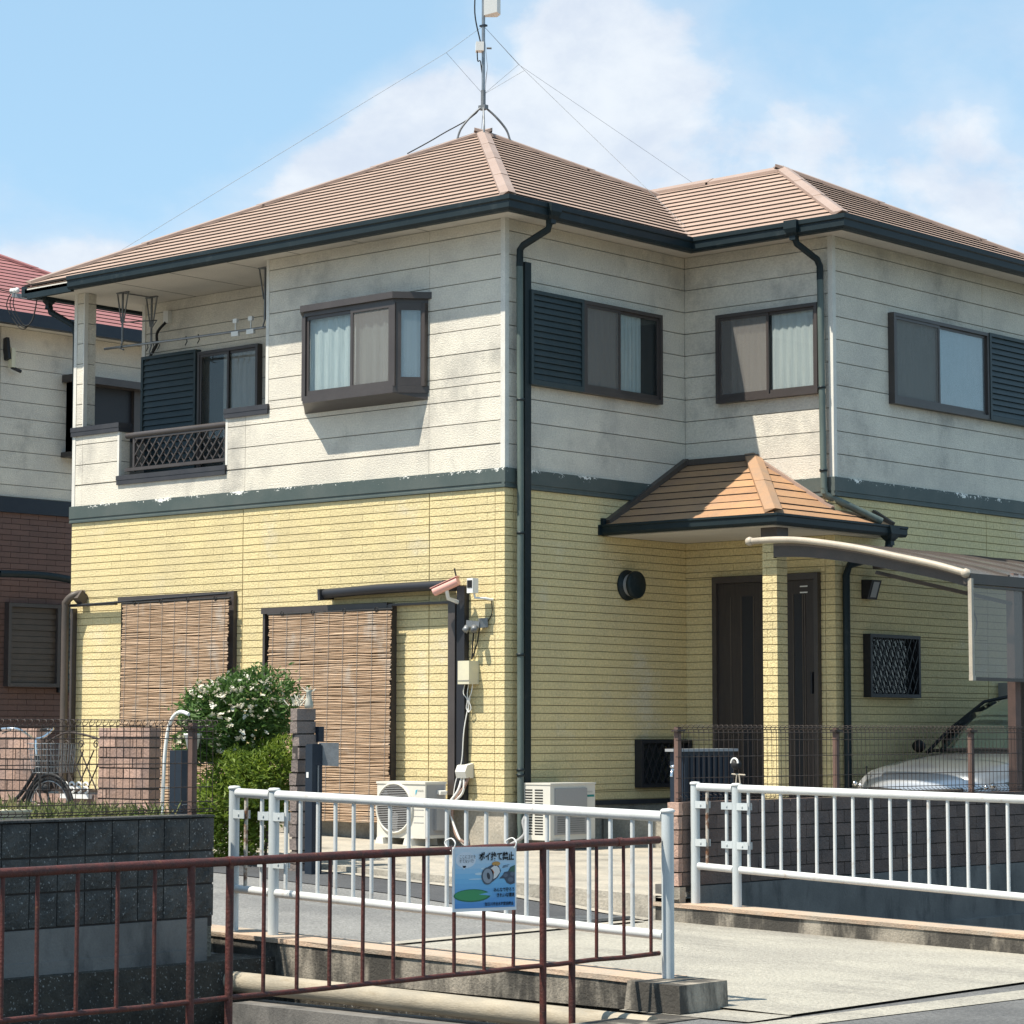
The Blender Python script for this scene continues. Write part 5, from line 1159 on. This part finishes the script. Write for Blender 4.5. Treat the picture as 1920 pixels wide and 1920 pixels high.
shrub('flowering_shrub', 'round green shrub covered with white flower heads between the reed screens', 'leaf', [(8500, (-.43, -2.95, 1.60), (.46, .46, .38)), (2600, (-.74, -3.02, 1.44), (.27, .27, .26))], .056, 230, 1.2, stems=((0, 0), (.06, .03), (-.05, .04)), base=.36)
shrub('bright_shrub', 'yellow-green leafy shrub below the flowering one beside the gate pillar', 'leafy', [(6000, (.02, -3.05, 1.08), (.36, .36, .34)), (4500, (-.32, -3.1, .88), (.42, .38, .36)), (3500, (-.45, -3.1, .56), (.42, .34, .32))], .05, 0, stems=((0, 0), (.08, 0)), base=.34)
gm = MB()
def weeds(mb, n, x0, x1, y0, y1, z, h):
    for i in range(n):
        x = random.uniform(x0, x1); y = random.uniform(y0, y1); hh = h*random.uniform(.4, 1.2); a = random.uniform(0, 6.28); w_ = .006
        dx, dy = math.cos(a)*hh*.4, math.sin(a)*hh*.4; px_, py_ = -math.sin(a)*w_, math.cos(a)*w_
        mb.add([(x-px_, y-py_, z), (x+px_, y+py_, z), (x+dx*.5+px_, y+dy*.5+py_, z+hh*.7), (x+dx, y+dy, z+hh)], [(0, 1, 2), (0, 2, 3)])
weeds(gm, 900, 2.7, 4.0, -8.45, -7.42, .93, .11); weeds(gm, 260, 2.9, 4.0, -9.4, -8.4, .93, .07)
for i in range(500):
    x = random.uniform(2.9, 4.0); y = random.uniform(-8.3, -7.45); leaves(gm, 1, (x, y, .95+random.random()*.06), (.01, .01, .01), .05)
o = part('weeds', gm, M['grass'], None, stuff=True); tag(o, 'low weeds and dry leaves growing behind the black wall', 'weeds')
sb = MB(); sb.box((2.5, -14, .3), (4.03, -7.36, .93)); struct('planting_bed', sb, M['soil'])
t = thing('planter', 'long cream plastic planter trough on the bed behind the black wall', 'planter')
mb = MB(); c_ = [(3.60, -8.92), (3.76, -8.92), (3.76, -8.42), (3.60, -8.42)]
vs = [(x, y, .93) for x, y in c_]+[(x+(.015 if x > 3.7 else -.015), y+(.015 if y > -8.6 else -.015), 1.005) for x, y in c_]
mb.add(vs, [(0, 1, 2, 3), (0, 1, 5, 4), (1, 2, 6, 5), (2, 3, 7, 6), (3, 0, 4, 7)]); part('trough', mb, M['cream'], t)
mb = MB(); mb.box((3.58, -8.94, 1.004), (3.78, -8.40, 1.016)); part('rim', mb, M['cream'], t)
mb = MB(); weeds(mb, 60, 3.62, 3.75, -8.9, -8.44, 1.01, .10); part('sprouts', mb, M['grass'], t)
# ------------------------------------------------------------------ bicycle
BK = thing('bicycle', 'black city bicycle with wire front basket parked against the garden wall', 'bicycle')
by, bxf = -3.42, -2.42; wr = .325; bz = street_z(-2.6, by)+wr; bxr = bxf-1.08
for x in (bxf, bxr):
    mb = MB(); mb.tube([(x+(wr-.017)*math.cos(a*.1963), by, bz+(wr-.017)*math.sin(a*.1963)) for a in range(32)], .018, 8, closed=True); WH = part('wheel', mb, M['tyre'], BK)
    mb = MB(); mb.tube([(x+(wr-.04)*math.cos(a*.1963), by, bz+(wr-.04)*math.sin(a*.1963)) for a in range(32)], .009, 6, closed=True); part('rim', mb, M['steel'], WH)
    mb = MB()
    for a in range(16): mb.tube([(x, by+(.02 if a % 2 else -.02), bz), (x+(wr-.04)*math.cos(a*.3927), by, bz+(wr-.04)*math.sin(a*.3927))], .0018, 3, caps=False)
    mb.tube([(x, by-.05, bz), (x, by+.05, bz)], .018, 8); part('spokes', mb, M['steel'], WH)
    mb = MB(); mb.tube([(x+(wr+.018)*math.cos(R(a)), by, bz+(wr+.018)*math.sin(R(a))) for a in range(20 if x == bxf else 15, 175, 8)], .016, 6); part('mudguard', mb, M['cable'], BK)
hx, hz = bxf-.17, bz+.42
mb = MB(); mb.tube([(hx-.02, by, hz+.10), (hx+.02, by, hz-.06), (hx+.05, by, hz-.14)], .020, 8)
mb.tube(bez([(hx, by, hz), (hx-.25, by, hz-.26), (hx-.52, by, bz+.02)], 5), .017, 8); mb.tube([(hx+.02, by, hz-.07), (hx-.27, by, hz-.36), (hx-.52, by, bz-.03)], .017, 8); mb.tube([(hx-.52, by, bz-.02), (hx-.68, by, bz+.46)], .016, 8); mb.tube([(hx-.52, by, bz-.02), (bxr, by, bz)], .012, 8); mb.tube([(hx-.62, by, bz+.32), (bxr, by, bz)], .010, 8); part('frame', mb, M['cable'], BK)
for s_ in (-.045, .045):
    mb = MB(); mb.tube([(hx+.05, by+s_*.6, hz-.14), (hx+.09, by+s_, bz+.15), (bxf, by+s_, bz)], .011, 7); part('fork', mb, M['cable'], BK)
mb = MB(); mb.tube([(hx-.02, by, hz+.08), (hx-.05, by, hz+.24)], .014, 8)
for s_ in (-1, 1): mb.tube(bez([(hx-.05, by, hz+.24), (hx-.02, by+.07*s_, hz+.26), (hx-.05, by+.20*s_, hz+.33), (hx-.22, by+.27*s_, hz+.33)], 5), .012, 8)
part('handlebar', mb, M['chrome'], BK)
for s_ in (-1, 1):
    mb = MB(); mb.tube([(hx-.20, by+.27*s_, hz+.33), (hx-.32, by+.275*s_, hz+.32)], .016, 8); part('grip', mb, M['cable'], BK)
    mb = MB(); mb.tube([(hx-.10, by+.24*s_, hz+.32), (hx-.22, by+.24*s_, hz+.29)], .006, 5); part('brake_lever', mb, M['steel'], BK)
mb = MB(); x0, x1, y0, y1, z0, z1 = hx+.05, hx+.36, by-.17, by+.17, hz-.06, hz+.20
for q in range(6):
    z = z0+(z1-z0)*q/5; k = .02*(5-q)/5*2; mb.tube([(x0+k, y0+k, z), (x1-k, y0+k, z), (x1-k, y1-k, z), (x0+k, y1-k, z), (x0+k, y0+k, z)], .0035, 4, caps=False)
for q in range(10):
    f2 = q/9
    for (pa, pb) in (((x0+(x1-x0)*f2, y0), 0), ((x0+(x1-x0)*f2, y1), 0), ((x0, y0+(y1-y0)*f2), 0), ((x1, y0+(y1-y0)*f2), 0)):
        cx, cy_ = (x0+x1)/2, (y0+y1)/2; mb.tube([(cx+(pa[0]-cx)*.86, cy_+(pa[1]-cy_)*.86, z0), (pa[0], pa[1], z1)], .0028, 4, caps=False)
part('basket', mb, M['steel'], BK)
mb = MB(); mb.lathe((hx+.12, by, hz-.20), [(0, .05), (.035, .04), (.045, 0), (.03, -.05), (0, -.055)], 12, axis=(1, 0, 0)); part('headlamp', mb, M['cable'], BK)
mb = MB(); mb.prism([(hx-.60, by-.03, bz+.47), (hx-.60, by+.03, bz+.47), (hx-.82, by+.10, bz+.50), (hx-.86, by, bz+.51), (hx-.82, by-.10, bz+.50)], (0, 0, .05)); part('saddle', mb, M['cable'], BK)
mb = MB(); mb.tube([(hx-.52, by-.08, bz-.02), (hx-.52, by+.08, bz-.02)], .05, 12); mb.tube([(hx-.52, by-.09, bz-.02), (hx-.45, by-.09, bz-.17)], .01, 6); mb.box((hx-.50, by-.16, bz-.19), (hx-.40, by-.09, bz-.165)); part('crank', mb, M['steel'], BK)
# ------------------------------------------------------------------ navy bin behind the wall, drain grate
t = thing('storage_bin', 'dark navy storage bin with pale lid edge behind the right mesh fence', 'bin')
mb = MB(); gz = yard_z(3.4, -1.4); mb.box((3.27, -1.66, gz), (3.40, -.98, 1.32)); part('body', mb, M['navy'], t)
for i in range(9):
    mb = MB(); mb.box((3.40, -1.65+i*.075, gz+.06), (3.412, -1.62+i*.075, 1.29)); part('rib', mb, M['navy'], t)
mb = MB(); mb.box((3.25, -1.70, 1.32), (3.42, -.94, 1.342)); part('lid', mb, M['acgrey'], t)
t = thing('water_tap', 'slim dark standpipe with a small brass-like tap behind the end of the brick wall', 'tap')
mb = MB(); mb.box((3.90, -2.42, yard_z(3.9, -2.4)), (3.945, -2.375, 1.36)); part('standpipe', mb, M['navy'], t)
mb = MB(); mb.tube([(3.925, -2.42, 1.19), (3.925, -2.47, 1.19), (3.925, -2.48, 1.14)], .012, 7); mb.lathe((3.925, -2.45, 1.20), [(0, 0), (.03, .01), (.03, .02), (0, .03)], 8); part('tap', mb, M['chrome'], t)
t = thing('drain_grate', 'steel drain grate set in the street beside the bridge', 'grate')
mb = MB(); gz = street_z(3.9, -3.4)+.014
mb.bar((3.55, -3.72, gz), (3.55, -3.12, gz), .03, .02); mb.bar((4.03, -3.72, gz), (4.03, -3.12, gz), .03, .02); part('grate_frame', mb, M['galv'], t)
for i in range(14):
    mb = MB(); y = -3.70+i*.043; mb.bar((3.55, y, gz), (4.03, y, gz), .014, .018); part('grate_bar', mb, M['galv'], t)
# ------------------------------------------------------------------ carport
CP = thing('carport', 'carport with curved smoked roof, beige edge pipe and brown post over the silver car', 'carport')
prof = [(1.997, 3.234), (2.269, 3.236), (2.567, 3.216), (2.917, 3.165), (3.26, 3.101), (3.596, 3.024), (3.979, 2.937), (4.30, 2.846)]
prof = [(p.x, p.z) for p in bez([(a, 0, b) for a, b in prof], 4)]
YC0, YC1 = 1.17, 6.2; npan = 7; pw = (YC1-YC0)/npan
mb = MB(); mb.tube([(x, YC0, z) for x, z in prof], .030, 12); EP = part('edge_pipe', mb, M['beige'], CP)
for x, z in (prof[0], prof[-1]):
    mb = MB(); mb.lathe((x, YC0, z), [(0, -.045), (.032, -.032), (.044, 0), (.032, .032), (0, .045)], 14, axis=(1, 0, 0)); part('end_knob', mb, M['beige'], EP)
for i in range(npan):
    a = YC0+.02+i*pw; b = YC0+(i+1)*pw-.005; mb = MB(); vs = []
    for x, z in prof: vs += [(x, a, z), (x, b, z)]
    mb.add(vs, [(k*2, k*2+1, k*2+3, k*2+2) for k in range(len(prof)-1)], 0, True); part('roof_panel', mb, POLY, CP)
    mb = MB()
    for (p, q) in zip(prof, prof[1:]): mb.bar((p[0], b+.002, p[1]+.004), (q[0], b+.002, q[1]+.004), .03, .03, up=(0, 0, 1))
    part('rafter', mb, M['brownmetal'], CP)
for yy in (YC0+.06, 3.2, 5.2):                          # main curved beams
    mb = MB()
    vs = []
    for x, z in prof: vs += [(x, yy, z-.03), (x, yy+.05, z-.03), (x, yy+.05, z-.16+.04*(x-2)/2.3), (x, yy, z-.16+.04*(x-2)/2.3)]
    fs = []
    for k in range(len(prof)-1):
        for e in range(4): fs.append((k*4+e, k*4+(e+1) % 4, k*4+4+(e+1) % 4, k*4+4+e))
    mb.add(vs, fs+[(0, 1, 2, 3), tuple(len(vs)-1-i for i in range(4))])
    if yy < 2: 
        for v in range(len(mb.v)): mb.v[v] = (max(mb.v[v][0], 2.22), mb.v[v][1], mb.v[v][2])
    part('beam', mb, M['brownmetal'], CP)
mb = MB(); mb.bar((4.31, YC0, 2.80), (4.31, YC1, 2.80), .07, .09); mb.bar((4.33, YC0, 2.735), (4.33, YC1, 2.735), .04, .02); part('eave_beam', mb, M['brownmetal'], CP)
for y in (2.25, 2.42, 5.3):
    mb = MB(); mb.box((4.08, y-.045, .25), (4.16, y+.045, 2.9)); part('post', mb, M['postbrown'] if y < 2.3 else M['brownmetal'], CP)
mb = MB(); mb.bar((4.34, YC0+.01, 1.95), (4.34, YC0+.01, 2.80), .035, .035, up=(0, 1, 0)); part('screen_frame', mb, M['beige'], CP)
mb = MB(); mb.bar((4.34, YC0+.01, 1.935), (4.34, YC1, 1.935), .03, .03); part('screen_frame', mb, M['brownmetal'], CP)
mb = MB(); mb.box((4.325, YC0-.015, 1.92), (4.365, YC0+.035, 1.965)); part('screen_corner', mb, M['beige'], CP)
for i in range(5):
    a = YC0+.03+i*.9; mb = MB(); mb.add([(4.335, a, 1.95), (4.335, a+.88, 1.95), (4.335, a+.88, 2.73), (4.335, a, 2.73)], [(0, 1, 2, 3)]); part('side_screen', mb, POLY, CP)
    mb = MB(); mb.bar((4.337, a+.89, 1.95), (4.337, a+.89, 2.73), .03, .03, up=(0, 1, 0)); part('screen_mullion', mb, M['brownmetal'], CP)
mb = MB(); mb.tube(bez([(4.32, YC0+.05, 2.66), (4.30, YC0+.12, 2.52), (4.31, YC0+.15, 2.42), (4.33, YC0+.06, 2.28)], 5), .007, 5); part('cable', mb, M['cable'], CP)
mb = MB(); mb.bar((3.3, YC0+.12, 2.90), (4.15, 2.25, 2.62), .05, .03); part('brace', mb, M['brownmetal'], CP)
# ------------------------------------------------------------------ car
CAR = thing('car', 'silver car with dark grille parked under the carport behind the mesh fence', 'car')
cx, cy0, cg = 3.06, 2.33, yard_z(3.1, 3)
st = [(-.02, .54, .26, .64), (.02, .70, .22, .73), (.08, .78, .20, .80), (.20, .825, .19, .85), (.45, .845, .18, .90), (.80, .85, .18, .94), (1.15, .855, .18, .965), (1.45, .86, .18, .985), (2.2, .86, .18, 1.0), (3.0, .86, .18, 1.0), (3.7, .84, .2, .98), (3.95, .80, .25, .92)]
mb = MB(); nn = 28; vs = []
for s_, hw, zb, zt in st:
    for k in range(nn+1):
        a = math.pi*k/nn; ca, sa = math.cos(a), math.sin(a)
        vs.append((cx+hw*math.copysign(abs(ca)**.42, ca), cy0+s_-.10*(1-abs(ca))*max(0, 1-s_/.5), cg+zb+(zt-zb)*abs(sa)**.38))
fs = [(i*(nn+1)+j, i*(nn+1)+j+1, (i+1)*(nn+1)+j+1, (i+1)*(nn+1)+j) for i in range(len(st)-1) for j in range(nn)]
mb.add(vs, fs+[tuple(range(nn+1)), tuple(range(len(vs)-1, len(vs)-nn-2, -1))], 0, True); part('body', mb, M['carpaint'], CAR)
gh = [(1.30, .70, .70, .96), (1.62, .72, .68, 1.17), (1.95, .72, .64, 1.36), (2.25, .72, .60, 1.47), (2.6, .72, .58, 1.52), (3.3, .72, .57, 1.50), (3.8, .70, .56, 1.40), (3.95, .70, .6, 1.0)]
mb = MB(); vs = []
for s_, wb_, wt_, zt in gh: vs += [(cx-wb_, cy0+s_+.02, cg+.94), (cx-wt_, cy0+s_, cg+zt), (cx-wt_*.6, cy0+s_-.05, cg+zt+.025), (cx+wt_*.6, cy0+s_-.05, cg+zt+.025), (cx+wt_, cy0+s_, cg+zt), (cx+wb_, cy0+s_+.02, cg+.94)]
wf = []; rf = []
for i in range(len(gh)-1):
    for j in range(5):
        q = (i*6+j, i*6+j+1, (i+1)*6+j+1, (i+1)*6+j); (wf if (i < 3 or j in (0, 4)) else rf).append(q)
m2 = MB(); m2.add(vs, wf, 0, True); part('windscreen', m2, CARGL, CAR); m2 = MB(); m2.add(vs, rf, 0, True); part('roof', m2, M['carpaint'], CAR)
m2 = MB(); m2.box((cx-.66, cy0+1.75, cg+.5), (cx+.66, cy0+3.7, cg+1.2)); m2.box((cx-.6, cy0+1.5, cg+.6), (cx+.6, cy0+1.8, cg+.93)); part('interior', m2, M['black'], CAR)
for s_ in (-1, 1):
    mb = MB(); mb.tube([(cx+s_*.725, cy0+1.28, cg+.97), (cx+s_*.69, cy0+1.63, cg+1.19), (cx+s_*.64, cy0+2.22, cg+1.475), (cx+s_*.59, cy0+2.6, cg+1.53)], .017, 8); part('pillar', mb, M['cable'], CAR)
mb = MB(); mb.tube(bez([(cx-.70, cy0+1.30, cg+.985), (cx-.35, cy0+1.17, cg+1.0), (cx, cy0+1.14, cg+1.005), (cx+.35, cy0+1.17, cg+1.0), (cx+.70, cy0+1.30, cg+.985)], 4), .018, 6); part('cowl', mb, M['cable'], CAR)
def fp(u, z, o=0.): a = abs(u); return (cx+u, cy0-.125+.13*(a/.75)**2+(.0 if a < .6 else (a-.6)*.9)-o+(.0 if z < .6 else (z-.6)*.35), cg+z)
for (z, r_2, mm) in ((.615, .022, 'cable'), (.57, .012, 'galv'), (.53, .012, 'galv'), (.49, .012, 'galv')):
    mb = MB(); mb.tube([fp(-.50+i*.1, z-.0+.05*abs(-.5+i*.1), .012) for i in range(11)], r_2, 8); part('grille_bar', mb, M[mm], CAR)
mb = MB(); vs = []
for i in range(11): u = -.5+i*.1; vs += [fp(u, .60, .004), fp(u, .44, .004)]
mb.add(vs, [(i*2, i*2+2, i*2+3, i*2+1) for i in range(10)]); part('grille', mb, M['black'], CAR)
mb = MB(); mb.lathe(fp(0, .55, .03), [(0, .012), (.045, .010), (.05, 0)], 16, axis=(0, -1, .2)); part('emblem', mb, M['chrome'], CAR)
for s_ in (-1, 1):
    mb = MB(); p = [fp(s_*.46, .60, .012), fp(s_*.62, .655, .02), fp(s_*.74, .70, .05), fp(s_*.80, .72, -.03), fp(s_*.80, .60, -.02), fp(s_*.62, .545, .02)]
    c_ = sum((Vector(q) for q in p), Vector())/6+Vector((s_*.015, -.035, .02)); mb.add([c_]+p, [(0, i+1, (i+1) % 6+1) for i in range(6)], 0, True); H_ = part('headlight', mb, CARGL, CAR)
    mb = MB(); mb.add([Vector(c_)*.0+c_+Vector((0, .04, 0))]+[Vector(q)+Vector((0, .012, 0)) for q in p], [(0, i+1, (i+1) % 6+1) for i in range(6)]); part('reflector', mb, M['galv'], H_)
    for k in range(3):
        mb = MB(); mb.lathe(c_+Vector((s_*(-.08+.07*k), .005, -.01+.02*k)), [(0, .02), (.022, .015), (.028, -.005)], 10, axis=(0, -1, .1)); part('lamp', mb, M['chrome'], H_)
    for yy in (cy0+.72, cy0+3.25):
        mb = MB(); mb.lathe((cx+s_*.80, yy, cg+.31), [(.17, -.09), (.30, -.09), (.315, -.06), (.315, .06), (.30, .075), (.19, .06)], 26, axis=(s_, 0, 0)); w_o = part('wheel', mb, M['tyre'], CAR)
        mb = MB(); mb.lathe((cx+s_*.80, yy, cg+.31), [(0, .05), (.06, .055), (.17, .03), (.20, .05)], 26, axis=(s_, 0, 0)); part('rim', mb, M['steel'], w_o)
    mb = MB(); mb.lathe((cx+s_*.96, cy0+1.50, cg+1.03), [(0, -.05), (.05, -.045), (.065, 0), (.05, .05), (0, .055)], 14, axis=(0, 1, 0)); part('mirror', mb, M['cable'], CAR)
mb = MB(); mb.tube([(cx-.55, cy0-.02, cg+.66), (cx-.56, cy0-.03, cg+.83)], .005, 5); mb.lathe((cx-.56, cy0-.03, cg+.84), [(0, -.015), (.014, 0), (0, .015)], 8); part('corner_pole', mb, M['cable'], CAR)
# ------------------------------------------------------------------ neighbour's house
NB = thing('neighbour_house', 'neighbouring house with red hipped roof, grey upper boards and brown ground floor', 'house')
nx, ny0, ny1, nzs = -11.75, -3.0, 6.65, 6.92
mb = MB(); mb.box((-20, ny0, 4.5), (nx-.012, ny1, nzs)); NU = part('upper_wall', mb, M['wjoint'], NB)
mb = MB(); mb.box((-20, ny0, .3), (nx-.010, ny1, 4.5)); NL = part('lower_wall', mb, M['njoint'], NB)
wN = lambda u, d_, v: (nx+d_, u, v)
for k in range(11):
    z1 = 6.83-k*.2275 if k else nzs
    z0_ = 6.83-(k+1)*.2275 if k else 6.83-.2275*1
    for a, b in ((2.0, 2.93), (2.94, 5.55), (5.56, ny1)):
        za = max(z0_, 4.62)
        if z1-za < .05: continue
        mb = MB(); wb(mb, wN, a+.003, b-.003, za+.005, z1-.005, -.02, 0); part('siding_board', mb, M['siding'], NU)
nrr = MB()
for k in range(44):
    z1 = 4.41-k*.076
    for i in range(17):
        a = 1.5+i*.303+(.15 if k % 2 else 0)
        mb = MB() if (k < 30 and 4 < i < 13) else None
        if mb: wb(mb, wN, a+.003, a+.3, z1-.071, z1-.003, -.012, 0); part('brick', mb, M['nbrick'], NL)
        else: wb(nrr, wN, a+.003, a+.3, z1-.071, z1-.003, -.012, 0)
part('bricks', nrr, M['nbrick'], NL, stuff=True)
mb = MB(); wb(mb, wN, -2, ny1, 4.41, 4.61, -.01, .04); part('band', mb, M['navy'], NB)
mb = MB(); mb.box((-20, ny0, nzs), (nx+.42, ny1+.4, nzs+.05)); part('soffit', mb, M['soffit'], NB)
mb = MB(); mb.box((nx+.36, -3, 6.885), (nx+.49, ny1+.45, 7.055)); part('gutter', mb, M['navy'], NB)
NT = 4.4; ne = nx+.45
mb = MB(); mb.add([(ne, 7.1, 7.03), (ne-NT, 7.1-NT, 7.03+.5*NT), (ne, 7.1-2*NT, 7.03), (ne-2*NT, 7.1, 7.03), (ne-2*NT, 7.1-2*NT, 7.03)], [(0, 2, 1), (0, 1, 3), (3, 1, 4), (2, 4, 1)]); NR_ = part('roof', mb, M['redroof'], NB)
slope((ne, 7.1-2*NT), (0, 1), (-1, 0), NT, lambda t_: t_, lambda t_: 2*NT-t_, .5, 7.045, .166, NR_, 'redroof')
hipcap((ne, 7.1, 7.045), (ne-NT, 7.1-NT, 7.045+.5*NT), .10, 1.5, 'redroof', NR_, n1=(-1, 0, 0), n2=(0, -1, 0), drop=0)
mb = frame_bars(wN, 4.06, 5.9, 5.28, 6.32, .05, 0, .14); wb(mb, wN, 4.06, 4.2, 5.28, 6.3, .0, .22); wb(mb, wN, 3.98, 6.0, 6.26, 6.36, 0, .26); wb(mb, wN, 3.98, 6.0, 5.22, 5.29, 0, .24); NW = part('window', mb, M['frame'], NB)
mb = MB(); wb(mb, wN, 4.25, 5.2, 5.34, 6.26, .01, .02); part('pane', mb, M['framed'], NW); mb = MB(); wb(mb, wN, 5.2, 5.86, 5.34, 6.26, .01, .08); part('shutter', mb, M['frame'], NW)
mb = frame_bars(wN, 3.08, 3.95, 2.07, 3.19, .05, 0, .10); wb(mb, wN, 3.13, 3.90, 2.12, 3.14, .005, .03); NW2 = part('window', mb, M['frame'], NB)
for i in range(13):
    mb = MB(); wb(mb, wN, 3.13, 3.90, 2.13+i*.078, 2.20+i*.078, .03, .045+.01*(i % 2)); part('shutter_slat', mb, M['brownmetal'], NW2)
NS = MB(); wb(NS, wN, 3.97, 4.45, 2.0, 3.20, 0, .05); NSo = part('shutter', NS, M['framed'], NB)
for i in range(15):
    mb = MB(); wb(mb, wN, 4.0, 4.42, 2.04+i*.076, 2.09+i*.076, .05, .075); part('slat', mb, M['shutter'], NSo)
t = thing('roof_edge_pipe', 'dark curved carport edge pipe against the neighbouring brown wall', 'pipe')
mb = MB(); mb.tube(bez([(nx+.5, 2.6, 3.54), (nx+.5, 3.3, 3.55), (nx+.5, 3.9, 3.50), (nx+.5, 4.4, 3.42), (nx+.5, 4.7, 3.34)], 5), .05, 10); part('pipe', mb, M['gutter'], t); mb = MB(); mb.bar((nx+.5, 4.15, 1.0), (nx+.5, 4.15, 3.42), .06, .06, up=(0, 1, 0)); part('post', mb, M['framed'], t)
t = thing('security_camera', 'small pale camera under the neighbouring eaves at the left edge', 'camera')
mb = MB(); mb.box((nx+.06, 3.02, 6.36), (nx+.14, 3.08, 6.62)); part('body', mb, M['cream'], t); mb = MB(); mb.bar((nx, 3.0, 6.60), (nx+.10, 3.0, 6.62), .05, .3); mb.tube([(nx+.1, 3.05, 6.36), (nx+.1, 3.2, 6.32)], .025, 8); part('bracket', mb, M['framed'], t)
